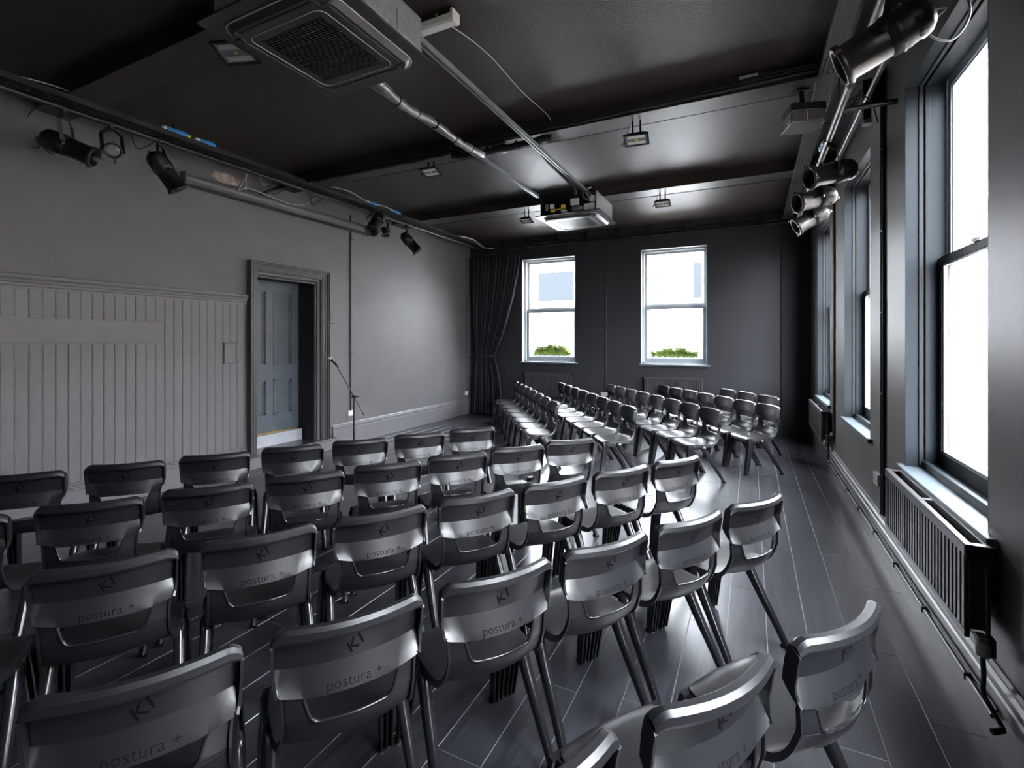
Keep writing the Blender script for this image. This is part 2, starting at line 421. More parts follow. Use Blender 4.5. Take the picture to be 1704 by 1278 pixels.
# windows -------------------------------------------------------------
def window_right(y0, y1, idx, full=True):
    lab = ['tall sash window beside the camera on the right wall', 'tallest-looking sash window above the long louvred radiator, nearest on the right',
           'middle sash window of the right wall, above the bare skirting', 'farthest sash window of the right wall above the small radiator'][idx]
    r = sroot('window_%d' % (idx + 1), lab, 'window')
    z0, z1 = RZ
    # reveal lining with black groove strip and box
    def jamb(mb, xa, xb, t):
        mb.box(xa, xb, y0, y0 + t, z0, z1).box(xa, xb, y1 - t, y1, z0, z1).box(xa, xb, y0, y1, z1 - t, z1)
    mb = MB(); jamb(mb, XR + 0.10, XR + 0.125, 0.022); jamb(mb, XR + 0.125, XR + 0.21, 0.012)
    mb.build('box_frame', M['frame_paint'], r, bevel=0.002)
    mb = MB(); jamb(mb, XR + 0.070, XR + 0.088, 0.016)
    mb.build('groove_shade_strip', M['black_flat'], r)  # black strip paints in the shade of the reveal's groove
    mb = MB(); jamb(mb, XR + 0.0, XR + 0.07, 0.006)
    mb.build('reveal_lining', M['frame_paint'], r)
    # sill
    MB().box(XR - 0.035, XR + 0.10, y0 - 0.085, y1 + 0.085, z0 - 0.028, z0 + 0.010).build('window_sill', M['sill'], r, bevel=0.006)
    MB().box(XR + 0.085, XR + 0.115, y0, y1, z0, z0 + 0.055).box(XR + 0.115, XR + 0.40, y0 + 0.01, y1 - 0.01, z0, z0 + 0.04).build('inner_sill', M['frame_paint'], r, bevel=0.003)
    zm = 2.16
    def sash(xc, za, zb, w, m, nm, top=0.05, bot=0.05):
        a, b = y0 + 0.012, y1 - 0.012
        mb = MB(); hx = 0.022
        mb.box(xc - hx, xc + hx, a, a + w, za, zb).box(xc - hx, xc + hx, b - w, b, za, zb)
        mb.box(xc - hx, xc + hx, a + w, b - w, za, za + bot).box(xc - hx, xc + hx, a + w, b - w, zb - top, zb)
        f = mb.build(nm, m, r, bevel=0.003)
        mb = MB(); d = 0.012
        ia, ib, iza, izb = a + w, b - w, za + bot, zb - top
        mb.box(xc - hx + 0.008, xc + 0.004, ia, ia + d, iza, izb).box(xc - hx + 0.008, xc + 0.004, ib - d, ib, iza, izb)
        mb.box(xc - hx + 0.008, xc + 0.004, ia, ib, iza, iza + d).box(xc - hx + 0.008, xc + 0.004, ia, ib, izb - d, izb)
        mb.build('glazing_bead', M['frame_white'], f)
        MB().box(xc + 0.004, xc + 0.010, ia, ib, iza, izb).build('pane', M['glass'], f)
    sash(XR + 0.235, zm - 0.02, z1 - 0.012, 0.055, M['frame_white'], 'upper_sash')
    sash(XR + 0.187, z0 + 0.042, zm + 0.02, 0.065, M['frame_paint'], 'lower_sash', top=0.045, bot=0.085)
    MB().box(XR + 0.15, XR + 0.166, (y0 + y1) / 2 - 0.03, (y0 + y1) / 2 + 0.03, zm + 0.02, zm + 0.04).build('sash_catch', M['black_metal'], r)
for i, (a, b) in enumerate(RW): window_right(a, b, i)

def window_back(x0, x1, idx, lab):
    r = sroot('window_%d' % idx, lab, 'window')
    z0, z1 = BZ
    def jamb(mb, ya, yb, t):
        mb.box(x0, x0 + t, ya, yb, z0, z1).box(x1 - t, x1, ya, yb, z0, z1).box(x0, x1, ya, yb, z1 - t, z1)
    mb = MB(); jamb(mb, YB + 0.13, YB + 0.30, 0.035); mb.build('box_frame', M['frame_white'], r, bevel=0.002)
    mb = MB(); jamb(mb, YB, YB + 0.13, 0.006); mb.build('reveal_lining', M['frame_back'], r)
    MB().box(x0 - 0.03, x1 + 0.06, YB - 0.05, YB + 0.14, z0 - 0.025, z0 + 0.010).build('window_sill', M['sill'], r, bevel=0.006)
    MB().box(x0, x1, YB + 0.13, YB + 0.40, z0, z0 + 0.035).build('inner_sill', M['frame_white'], r)
    zm = 2.33
    def sash(yc, za, zb, w, m, nm, top, bot):
        a, b = x0 + 0.035, x1 - 0.035; hy = 0.02
        mb = MB()
        mb.box(a, a + w, yc - hy, yc + hy, za, zb).box(b - w, b, yc - hy, yc + hy, za, zb)
        mb.box(a + w, b - w, yc - hy, yc + hy, za, za + bot).box(a + w, b - w, yc - hy, yc + hy, zb - top, zb)
        f = mb.build(nm, m, r, bevel=0.003)
        MB().box(a + w, b - w, yc, yc + 0.006, za + bot, zb - top).build('pane', M['glass'], f)
    sash(YB + 0.245, zm - 0.02, z1 - 0.03, 0.045, M['frame_white'], 'upper_sash', 0.05, 0.075)
    sash(YB + 0.20, z0 + 0.036, zm + 0.01, 0.055, M['frame_back'], 'lower_sash', 0.06, 0.085)
window_back(*BW[0], 5, 'end wall sash window half beside the curtain')
window_back(*BW[1], 6, 'end wall sash window right of the central conduit')

# ------------------------------------------------------------------ outside
o = struct(MB().box(-400, 400, -400, 400, -4.2, -4.0).build('ground', M['ext_ground']), 'grey asphalt far below the windows', 'ground')
def facade(name, label, m, x0, x1, y0, y1, z1, wins, side):
    t = thing(name, label, 'building', ((x0 + x1) / 2, (y0 + y1) / 2, -4))
    cx, cy = (x0 + x1) / 2, (y0 + y1) / 2
    MB().box(x0 - cx, x1 - cx, y0 - cy, y1 - cy, 0, z1 + 4).build('walls', m, t)
    MB().box(x0 - cx - 0.2, x1 - cx + 0.2, y0 - cy - 0.2, y1 - cy + 0.2, z1 + 4, z1 + 4.25).build('parapet', M['ext_white'], t)
    for a, b, za, zb in wins:
        if side == 'y':
            f = MB().box(a - cx - 0.08, b - cx + 0.08, y0 - cy - 0.06, y0 - cy, za + 4 - 0.08, zb + 4 + 0.08).build('window', M['ext_white'], t)
            MB().box(a - cx, b - cx, y0 - cy - 0.08, y0 - cy - 0.06, za + 4, zb + 4).build('pane', M['ext_glass'], f)
        else:
            f = MB().box(x0 - cx - 0.06, x0 - cx, a - cy - 0.08, b - cy + 0.08, za + 4 - 0.08, zb + 4 + 0.08).build('window', M['ext_white'], t)
            MB().box(x0 - cx - 0.08, x0 - cx - 0.06, a - cy, b - cy, za + 4, zb + 4).build('pane', M['ext_glass'], f)
facade('office_building', 'pale building with a band of blue-grey windows beyond the end wall', M['ext_white'], -18.0, 9.0, 22.0, 30.0, 6.2,
       [(-9.4, -7.6, 3.6, 5.0), (-7.4, -5.6, 3.6, 5.0), (-2.2, -1.9, 3.5, 5.0), (-0.4, 1.4, 3.6, 4.3)], 'y')
facade('brick_building', 'pale brick building seen brightly through the right windows', M['ext_brick'], 14.0, 20.0, -6.0, 34.0, 6.0,
       [(-1.0, 0.6, 4.0, 5.0), (4.0, 5.6, 4.0, 5.0), (9.0, 10.6, 4.0, 5.0), (14.0, 15.6, 4.0, 5.0), (21.0, 22.6, 4.0, 5.0)], 'x')
def planter(cx, ln, zt, lab):
    t = thing('window_planter', lab, 'plant', (cx, YB + 0.50, 1.215), group=None)
    MB().box(-ln / 2, ln / 2, -0.07, 0.07, 0, 0.14).build('planter_box', M['soil'], t, bevel=0.006)
    MB().box(-ln / 2, ln / 2, -0.12, 0.09, -0.03, 0.0).build('ledge', M['ext_white'], t)
    rd = random.Random(int(abs(cx) * 100)); mb = MB()
    def top(u): return (0.07 + 0.09 * (1 - u * u) + 0.022 * math.sin(u * 9 + cx) + 0.012 * math.sin(u * 23 + cx)) * zt
    NS = 26; vs = []; fs = []                       # dense twiggy heart of the plants
    for k in range(NS + 1):
        u = -0.97 + 1.94 * k / NS; hh = top(u) * 0.9
        for a in range(7):
            t_ = PI * a / 6; vs.append((u * ln / 2, -0.075 * math.cos(t_) * (1 + .15 * math.sin(k * 1.7 + a)), 0.12 + hh * math.sin(t_) ** .7))
    for k in range(NS):
        for a in range(6): fs.append((k * 7 + a, (k + 1) * 7 + a, (k + 1) * 7 + a + 1, k * 7 + a + 1))
    mb.add(vs, fs)
    for _ in range(2600):
        u = rd.uniform(-1, 1)
        p = Vector((u * ln / 2, rd.uniform(-0.10, 0.10), 0.13 + rd.uniform(.3, 1.05) * top(u)))
        m = Matrix.Rotation(rd.uniform(0, 6.3), 3, 'Z') @ Matrix.Rotation(rd.uniform(-1.2, 1.2), 3, 'X')
        s = rd.uniform(0.012, 0.026)
        mb.add([p + m @ Vector(q) for q in ((-s * 0.5, 0, 0), (0, -s, 0.002), (s * 0.5, 0, 0), (0, s, 0.002))], [(0, 1, 2, 3)])
    f = mb.build('foliage', M['leaf'], t); f['kind'] = 'stuff'
planter(-4.0, 0.85, 1.5, 'green plants in a planter outside the end window beside the curtain')
planter(-1.38, 0.90, 1.05, 'low green plants in a planter outside the right-hand end window')
# ------------------------------------------------------------------ chairs
def sharpen(me, ang=0.6):
    bm = bmesh.new(); bm.from_mesh(me)
    bmesh.ops.recalc_face_normals(bm, faces=bm.faces)
    for f in bm.faces: f.smooth = True
    for e in bm.edges:
        e.smooth = not (len(e.link_faces) == 2 and e.calc_face_angle(0) > ang)
    bm.to_mesh(me); bm.free()
def evaluated(me, mods, name):
    o = bpy.data.objects.new('temp_' + name, me); COL.objects.link(o)
    for kind, kw in mods:
        md = o.modifiers.new(kind, kind)
        for k, v in kw.items(): setattr(md, k, v)
    dg = bpy.context.evaluated_depsgraph_get()
    out = bpy.data.meshes.new_from_object(o.evaluated_get(dg)); out.name = name
    bpy.data.objects.remove(o); return out
def lerp(a, b, t): return tuple(p + (q - p) * t for p, q in zip(a, b))

# station: (y, z, half width, panel half width, forward curl of the ends, upward curl, flange y, flange z, rearward side step)
BACK = [
    (-0.268, 0.798, .219, .180, .050, 0, 0, 0, 0, 0),
    (-0.271, 0.806, .220, .180, .050, 0, 0, 0, 0, 0),
    (-0.270, 0.822, .219, .180, .050, 0, 0, 0, 0, 0),
    (-0.262, 0.831, .216, .180, .050, 0, 0, 0, 0, 0),
    (-0.248, 0.832, .215, .180, .050, 0, 0, 0, 0, 0),
    (-0.240, 0.826, .217, .180, .050, 0, -.016, 0, 0, 0),
    (-0.238, 0.812, .220, .180, .050, 0, -.034, 0, 0, 0),
    (-0.237, 0.800, .220, .180, .050, 0, -.038, 0, 0, 0),
    (-0.230, 0.765, .219, .177, .049, 0, -.038, 0, 0, 0),
    (-0.223, 0.728, .218, .170, .047, 0, -.038, 0, 0, 0),
    (-0.219, 0.704, .217, .160, .046, 0, -.036, 0, 0, 0),
    (-0.2255, 0.675, .2155, .151, .045, 0, -.024, 0, 0.007, 0.007),
    (-0.232, 0.648, .212, .144, .044, 0, -.014, 0, 0.013, 0.014),
    (-0.239, 0.624, .209, .138, .043, 0, -.008, 0, 0.019, 0.022),
    (-0.240, 0.6205, .197, .137, .042, 0, -.010, 0, 0.004, 0.024),
]
HOLE = [
    (-0.240, 0.612, .195, .134, .042, 0, -.013, 0, 0.0, 0.014),
    (-0.241, 0.592, .193, .128, .042, 0, -.014, 0, 0.0, 0.006),
    (-0.241, 0.572, .192, .122, .043, 0, -.015, 0, 0.0, 0),
    (-0.240, 0.556, .192, .113, .044, 0, -.016, 0, 0.0, 0),
]
SEAT = [
    (-0.237, 0.545, .192, .098, .045, .004, -.016, 0, 0, 0),
    (-0.232, 0.528, .192, .100, .045, .006, -.016, -.002, 0, 0),
    (-0.223, 0.503, .193, .102, .044, .008, -.014, -.006, 0, 0),
    (-0.208, 0.478, .195, .104, .042, .010, -.012, -.010, 0, 0),
    (-0.188, 0.460, .198, .108, .036, .010, -.008, -.016, 0, 0),
    (-0.160, 0.449, .202, .112, .026, .008, -.003, -.022, 0, 0),
    (-0.120, 0.443, .206, .116, .012, .006, 0, -.026, 0, 0),
    (-0.060, 0.441, .209, .118, .003, .004, 0, -.030, 0, 0),
    (0.000, 0.442, .211, .120, 0, .003, 0, -.030, 0, 0),
    (0.060, 0.445, .212, .120, 0, .002, 0, -.030, 0, 0),
    (0.110, 0.448, .208, .118, 0, .000, 0, -.030, 0, 0),
    (0.150, 0.449, .196, .112, 0, -.002, 0, -.026, 0, 0),
    (0.180, 0.446, .182, .105, -.004, -.004, 0, -.020, 0, 0),
    (0.200, 0.437, .170, .100, -.008, -.005, 0, -.012, 0, 0),
    (0.210, 0.420, .164, .098, -.010, -.005, 0, -.006, 0, 0),
    (0.211, 0.402, .161, .096, -.011, -.005, 0, 0, 0, 0),
]
def shell_grid(st, hole_rows=()):
    vs = []; fs = []; ncol = 0
    for (y, z, hw, xe, cy, cz, fy, fz, sb, sz) in st:
        half = [0, .25 * xe, .5 * xe, .75 * xe, .94 * xe, xe, xe + (hw - .010 - xe) * .35, xe + (hw - .010 - xe) * .7, hw - .010, hw - .002]
        row = []
        def P(x, fl=0):
            u = x / hw; t = max(0, min(1, (abs(x) - xe) / (hw - xe)))
            dr_ = 0.022 * max(0, (abs(u) - .84) / .16) ** 2 * max(0, min(1, (z - .78) / .04))
            return (x, y + cy * u * u - sb * t + fy * fl, z + cz * u * u + fz * fl - dr_ + sz * t)
        for x in reversed(half[1:]): row.append(P(-x))
        row.append(P(0))
        for x in half[1:]: row.append(P(x))
        row = [(-hw, *P(-hw, 1)[1:])] + row + [(hw, *P(hw, 1)[1:])]
        ncol = len(row); vs += row
    mid = ncol // 2
    for i in range(len(st) - 1):
        for k in range(ncol - 1):
            inside = (mid - 5 <= k < mid + 5)
            if i in hole_rows and inside: continue
            fs.append((i * ncol + k, i * ncol + k + 1, (i + 1) * ncol + k + 1, (i + 1) * ncol + k))
    return vs, fs
def refine(st, n=2):
    out = []
    for i in range(len(st) - 1):
        for k in range(n): out.append(lerp(st[i], st[i + 1], k / n))
    return out + [st[-1]]
def chair_meshes():
    D = {}
    st = BACK + HOLE + [SEAT[0]]
    nb = len(BACK) - 1
    vs, fs = shell_grid(st, hole_rows=range(nb, len(st)))
    me = MB().add(vs, fs, True).mesh('backrest')
    me = evaluated(me, [('SOLIDIFY', dict(thickness=0.008, offset=0.0)), ], 'backrest'); sharpen(me, 0.27); D['backrest'] = me
    vs, fs = shell_grid(SEAT)
    me = MB().add(vs, fs, True).mesh('seat')
    me = evaluated(me, [('SOLIDIFY', dict(thickness=0.009, offset=0.0)), ], 'seat'); sharpen(me, 0.5); D['seat'] = me
    # rounded lip of the hand hole
    ys = {}
    pts = []
    def rim(st_, x):
        y, z, hw, xe, cy, cz, fy, fz, sb, sz = st_
        return (x, y + cy * (x / hw) ** 2 - 0.003, z + cz * (x / hw) ** 2)
    for s_ in [BACK[-1]] + HOLE: pts.append(rim(s_, -s_[3] - .002))
    s0 = SEAT[0]
    for t in (-1, -.6, -.2, .2, .6, 1): pts.append(rim(s0, s0[3] * t))
    for s_ in reversed([BACK[-1]] + HOLE): pts.append(rim(s_, s_[3] + .002))
    me = MB().tube(arc_pts(pts, 3), 0.0052, 6).mesh('opening_lip'); D['opening_lip'] = me
    # legs
    def loft(secs, n=12, k=2.6):           # (cx, cy, cz, half x, half y)
        vs = []; fs = []
        for cx, cy, cz, a, b in secs:
            for i in range(n):
                t = 2 * PI * i / n; c, s = math.cos(t), math.sin(t)
                vs.append((cx + a * math.copysign(abs(c) ** (2 / k), c), cy + b * math.copysign(abs(s) ** (2 / k), s), cz))
        for j in range(len(secs) - 1):
            for i in range(n):
                i2 = (i + 1) % n
                fs.append((j * n + i, j * n + i2, (j + 1) * n + i2, (j + 1) * n + i))
        fs.append(tuple(reversed(range(n)))); fs.append(tuple(range((len(secs) - 1) * n, len(secs) * n)))
        return vs, fs
    for sg, nm in ((-1, 'L'), (1, 'R')):
        secs = [(sg * .226, -.236, .012, .016, .019), (sg * .221, -.185, .10, .018, .023), (sg * .216, -.120, .20, .020, .027), (sg * .212, -.052, .31, .022, .032),
                (sg * .209, -.012, .375, .024, .038), (sg * .209, .002, .405, .024, .038), (sg * .208, .008, .425, .019, .030), (sg * .207, .010, .434, .008, .014)]
        mb = MB(); mb.add(*loft(secs), True)
        me = mb.mesh('leg'); sharpen(me, 0.9); D['rear' + nm] = me
        secs = [(sg * .220, .240, .012, .024, .009), (sg * .216, .226, .12, .026, .010), (sg * .210, .204, .27, .028, .011), (sg * .202, .187, .385, .030, .013), (sg * .192, .180, .438, .029, .013)]
        mb = MB(); mb.add(*loft(secs, 12, 5), True)
        for o_ in (-1, 0, 1):              # the three ribs on the back of the front leg
            rs = [(sg * .220 + o_ * .0205, .220, .012, .0035, .018), (sg * .210 + o_ * .024, .180, .27, .004, .024), (sg * .202 + o_ * .026, .160, .40, .004, .028)]
            mb.add(*loft(rs, 8, 8), True)
        me = mb.mesh('leg'); sharpen(me, 0.7); D['front' + nm] = me
        mb = MB()
        x0 = sg * .200
        mb.prism([(.170, .436), (.005, .436), (.020, .398), (.060, .385), (.120, .385), (.165, .398)], 'x', x0 - .004, x0 + .004)
        for q in range(5):
            yy = .045 + q * .022
            mb.box(x0 + sg * .003, x0 + sg * .010, yy, yy + .006, .395, .430)
        D['bracket' + nm] = mb.mesh('leg_bracket')
        for y0, key, h in ((-.236, 'footrear' + nm, .016), (.236, 'footfront' + nm, .016)):
            xx = sg * (.226 if y0 < 0 else .220)
            D[key] = MB().prism([(xx - .020, y0 - .019), (xx + .020, y0 - .019), (xx + .020, y0 + .019), (xx - .020, y0 + .019)], 'z', 0, .013).mesh('foot_cap')
    # lettering: moulded words bent onto the rear of the backrest
    def surf(x, z):
        rows = BACK[7:]
        for a, b in zip(rows, rows[1:]):
            if b[1] <= z <= a[1]:
                t = (a[1] - z) / (a[1] - b[1]); s_ = lerp(a, b, t)
                return s_[0] + s_[4] * (x / s_[2]) ** 2 - 0.0042
        return -0.24
    def text_mesh(body, size, cx, cz, rot=0, shear=0.0, bold=0.0, name='lettering', space=1.0):
        c = bpy.data.curves.new('t', 'FONT'); c.body = body; c.size = size; c.align_x = 'CENTER'; c.align_y = 'CENTER'
        c.offset = bold; c.shear = shear; c.resolution_u = 3; c.space_character = space
        o = bpy.data.objects.new('t', c); COL.objects.link(o)
        me = bpy.data.meshes.new_from_object(o.evaluated_get(bpy.context.evaluated_depsgraph_get())); me.name = name
        bpy.data.objects.remove(o)
        bm = bmesh.new(); bm.from_mesh(me)
        bmesh.ops.triangulate(bm, faces=bm.faces)
        for v in bm.verts:
            x, y = v.co.x, v.co.y
            X = x * math.cos(rot) - y * math.sin(rot) + cx; Z = x * math.sin(rot) + y * math.cos(rot) + cz
            v.co = (X, surf(X, Z) - 0.0008, Z)
        bm.to_mesh(me); bm.free(); return me
    D['words'] = text_mesh('postura +', 0.040, 0.005, 0.643, name='lettering', space=1.05, bold=-0.0003)
    D['emblem'] = text_mesh('KI', 0.054, 0.003, 0.742, rot=0.60, shear=0.2, name='emblem', space=1.15, bold=0.0008)
    for k, me in D.items():
        if not me.materials:
            me.materials.append(M['print'] if k in ('words', 'emblem') else (M['chair_gloss'] if ('rear' in k or 'front' in k or k == 'opening_lip') else M['chair']))
    return D
CH = chair_meshes()
def link_part(name, me, parent):
    o = bpy.data.objects.new(name, me); COL.objects.link(o); o.parent = parent; return o
def make_chair(label, loc, rz, group):
    t = thing('plastic_chair', label, 'chair', loc, rz, group)
    b = link_part('backrest', CH['backrest'], t); link_part('opening_lip', CH['opening_lip'], b)
    link_part('lettering', CH['words'], b); link_part('emblem', CH['emblem'], b)
    link_part('seat', CH['seat'], t)
    for k in ('L', 'R'):
        for e in ('rear', 'front'):
            l = link_part('leg', CH[e + k], t); link_part('foot_cap', CH['foot' + e + k], l)
        link_part('leg_bracket', CH['bracket' + k], t)
    return t
def copy_chair(src, label, loc, rz, group):
    c = src.copy(); COL.objects.link(c); c.location = loc; c.rotation_euler = (0, 0, rz); c['label'] = label; c['group'] = group
    for ch in list(src.children):
        d = ch.copy(); COL.objects.link(d); d.parent = c
        for g in list(ch.children):
            e = g.copy(); COL.objects.link(e); e.parent = d
    return c
TOPY = -0.250                 # the middle of the top rim in chair coordinates
first = None
def put_chair(mx, my, ang, label, group):
    """mx, my: middle of the top rim on plan; ang: direction of the rim in degrees"""
    global first
    a = math.radians(ang)
    fx, fy = -math.sin(a), math.cos(a)
    loc = (mx - fx * TOPY, my - fy * TOPY, 0)
    if first is None: first = make_chair(label, loc, a, group)
    else: copy_chair(first, label, loc, a, group)
def line(p0, p1, n):
    return [(p0[0] + (p1[0] - p0[0]) * i / (n - 1), p0[1] + (p1[1] - p0[1]) * i / (n - 1)) for i in range(n)]
G1 = 'black plastic chairs with their backs to the camera'
rows = [
    ((-4.03, 1.31), (-2.33, 3.90), 7, 48, 'farthest row, by the boarding'),
    ((-3.28, 0.81), (-1.32, 3.81), 8, 49, 'second row from the boarding'),
    ((-2.42, 0.50), (-0.43, 3.52), 8, 55.5, 'third row from the boarding'),
    ((-1.33, 0.65), (0.055, 2.80), 6, 57, 'fourth row from the boarding'),
    ((-0.35, 0.82), (0.265, 1.69), 3, 56, 'short row nearest the camera'),
]
for p0, p1, n_, ang, rl in rows:
    for i, (x, y) in enumerate(line(p0, p1, n_)):
        jit = random.uniform(-1.0, 1.0)
        put_chair(x, y, ang + jit, 'black chair seen from behind, %s from left in the %s' % (ordinal(i), rl), G1)
G2 = 'black plastic chairs in the far block seen from the front'
rows2 = [
    ((-4.27, 8.90), (-2.33, 6.08), 8, 'row nearest the curtain'),
    ((-3.26, 8.88), (-1.33, 6.10), 8, 'second row from the curtain'),
    ((-2.32, 9.00), (-0.40, 6.34), 8, 'third row from curtain'),
    ((-1.40, 9.22), (0.23, 7.05), 7, 'fourth row from curtain'),
    ((-0.31, 8.98), (0.27, 8.20), 3, 'short row nearest the dark corner'),
]
for p0, p1, n_, rl in rows2:
    L = line(p0, p1, n_)
    for i, (x, y) in enumerate(reversed(L)):
        put_chair(x, y, 180 - 57 + random.uniform(-1, 1), 'black chair facing the mic stand, %s from near end, %s' % (ordinal(i), rl), G2)
# ------------------------------------------------------------------ fittings
def px(x, y, d):
    """place something at a distance d along a measured bearing (metres, used for setting-out only)"""
    l = (x - 852) / 805.0; s, c = math.sin(YAW), math.cos(YAW)
    return Vector(((-s + c * l) * d, (c + s * l) * d, 1.65 + (568 - y) / 805.0 * d))
def rotz_to(d):
    return Vector((0, 0, 1)).rotation_difference(Vector(d).normalized()).to_matrix().to_4x4()

# curtain ---------------------------------------------------------------
def curtain():
    t = thing('curtain', 'tall plum-black curtain gathered by a tieback in the left far corner', 'curtain', (-5.2, YB - 0.12, 0))
    rows_ = [(3.50, -.52, .68, .030), (3.2, -.52, .66, .045), (2.6, -.52, .58, .05), (2.1, -.50, .44, .05), (1.75, -.48, .30, .045), (1.5, -.46, .16, .035), (1.36, -.45, .08, .028),
             (1.30, -.45, .06, .024), (1.22, -.46, .09, .030), (1.0, -.47, .14, .04), (.6, -.50, .20, .05), (.25, -.52, .24, .055), (.03, -.53, .27, .06)]
    rr = []
    for a, b in zip(rows_, rows_[1:]):
        for k in range(4): rr.append(lerp(a, b, k / 4))
    rr.append(rows_[-1]); NU = 150; vs = []; fs = []
    for z, x0, x1, am in rr:
        for i in range(NU + 1):
            u = i / NU
            ph = u * 2 * PI * 13
            y = math.sin(ph + 0.5 * math.sin(z * 1.3)) * am + 0.3 * am * math.sin(ph * 0.37 + 1)
            x = x0 + (x1 - x0) * (u + 0.012 * math.sin(ph * 2)) + (0.04 * math.sin(z * 2.2) * u)
            vs.append((x, y - 0.01, z))
    for j in range(len(rr) - 1):
        for i in range(NU):
            a = j * (NU + 1) + i; fs.append((a, a + 1, a + NU + 2, a + NU + 1))
    MB().add(vs, fs, True).build('cloth', M['curtain'], t)
    MB().tube([(-.46, .08, 1.33), (-.47, -.07, 1.31), (-.30, -.09, 1.295), (-.10, -.085, 1.30), (.07, -.04, 1.325), (.08, .06, 1.33)], .022, 8).build('tieback', M['curtain'], t)
    MB().tube([(-.58, 0, 3.53), (.75, 0, 3.53)], .016, 10).box(.70, .72, 0, .12, 3.52, 3.545).box(-.5, -.48, 0, .12, 3.52, 3.545).build('curtain_rail', M['black_metal'], t)
curtain()

# radiators ---------------------------------------------------------------
def radiator(label, ox, oy, rz, L, h, z0, dep=0.10, pitch=0.04, valve=True, flutes=True):
    """local x runs along the wall, local +y is away from the wall; wall face at y=0"""
    t = thing('radiator', label, 'radiator', (ox, oy, z0), rz)
    yf = 0.035 + dep
    mb = MB()                             # fluted front panel
    n_ = int(L / pitch); pr = []
    mb.box(0, L, yf - 0.012, yf - 0.008, 0.02, h - 0.03)
    for i in range(n_):
        x0 = i * L / n_; wd = L / n_
        mb.box(x0 + wd * .22, x0 + wd * .78, yf - 0.008, yf + 0.006, 0.03, h - 0.045)
    mb.box(0, L, yf - 0.010, yf + 0.008, h - 0.045, h - 0.005)
    mb.box(0, L, yf - 0.010, yf + 0.008, 0.0, 0.03)
    mb.build('front_panel', M['radiator'], t, bevel=0.0015)
    MB().box(0, L, 0.035, 0.047, 0.0, h - 0.01).build('rear_panel', M['radiator'], t)
    mb = MB()                             # convector fins
    k = int(L / 0.03)
    for i in range(k):
        x0 = 0.02 + i * (L - 0.04) / k; mb.box(x0, x0 + 0.002, 0.047, yf - 0.012, 0.03, h - 0.03)
    f = mb.build('convector_fins', M['radiator'], t); f['kind'] = 'stuff'
    mb = MB()
    mb.box(0, L, 0.030, 0.048, h - 0.012, h).box(0, L, yf - 0.02, yf + 0.006, h - 0.012, h)
    for x0 in (0, L / 2 - 0.015, L - 0.03): mb.box(x0, x0 + 0.03, 0.048, yf - 0.02, h - 0.008, h)
    mb.build('top_grille', M['radiator'], t, bevel=0.0015)
    for x0, x1 in ((-0.004, 0), (L, L + 0.004)): MB().box(x0, x1, 0.03, yf + 0.004, h - 0.06, h).build('end_cap', M['black_metal'], t)
    for xx in (L * .2, L * .8): MB().box(xx, xx + 0.03, 0, 0.036, 0.05, h - 0.06).build('wall_bracket', M['black_metal'], t)
    if valve:
        v = MB().lathe([(0.0, 0), (0.022, 0), (0.024, 0.02), (0.024, 0.055), (0.018, 0.065), (0, 0.065)], Matrix.Translation((-0.035, yf - 0.04, -0.045)), 14)
        v.cbox((-0.015, yf - 0.04, 0.012), 0.05, 0.03, 0.03)
        v.build('valve', M['cable_white'], t)
        MB().box(-0.05, -0.005, yf - 0.075, yf - 0.055, -0.04, 0.03).build('valve_union', M['black_metal'], t)
        MB().tube([(-0.03, 0.055, 0.04), (-0.03, 0.055, h - 0.08)], 0.008, 8).build('copper_pipe', M['copper'], t)
    return t
# right wall: local +y must point to -X -> rotate +90 deg; local x then runs along +Y
radiator('long fluted grey radiator under the nearest window on the right', XR, 2.63, PI / 2, 1.33, 0.385, 0.425, dep=0.075, pitch=0.045)
radiator('small end-on grey radiator under the farthest right window', XR, 7.22, PI / 2, 1.45, 0.385, 0.38, dep=0.075, pitch=0.045)
# far wall: local +y must point to -Y -> rotate 180; local x runs along -X
radiator('fluted radiator below the end window beside the curtain', -3.34, YB, PI, 1.07, 0.50, 0.48, dep=0.05, pitch=0.036, valve=False)
radiator('fluted radiator below the right-hand end window', -0.80, YB, PI, 1.06, 0.50, 0.47, dep=0.05, pitch=0.036, valve=False)
# drain hose hanging below the near radiator valve
r = MB().tube(arc_pts([(XR - .07, 2.60, .38), (XR - .07, 2.59, .30), (XR - .075, 2.575, .24), (XR - .055, 2.53, .19), (XR - .045, 2.49, .165)], 5), .009, 8)
r.tube([(XR - .045, 2.49, .165), (XR - .085, 2.47, .158)], .012, 8)
tag(r.build('drain_hose', M['black_rubber']), 'short black drain hose curling down below the near radiator valve', 'hose')
# heating pipe on the right skirting
pp = thing('heating_pipe', 'thin grey heating pipe clipped along the right skirting', 'pipe', (XR - .045, 2.58, .155))
MB().tube([(0, 0, 0), (0, 4.60, 0)], .0105, 10).tube([(0, 4.60, 0), (0, 4.60, .20)], .0105, 8).build('pipe', M['trim_paint'], pp)
MB().tube([(0.012, 0, .026), (0.012, 4.55, .026)], .006, 8).build('upper_cable', M['black_rubber'], pp)
for k in range(8):
    MB().box(-.014, .018, .25 + k * .6, .262 + k * .6, -.014, .016).build('pipe_clip', M['black_metal'], pp)

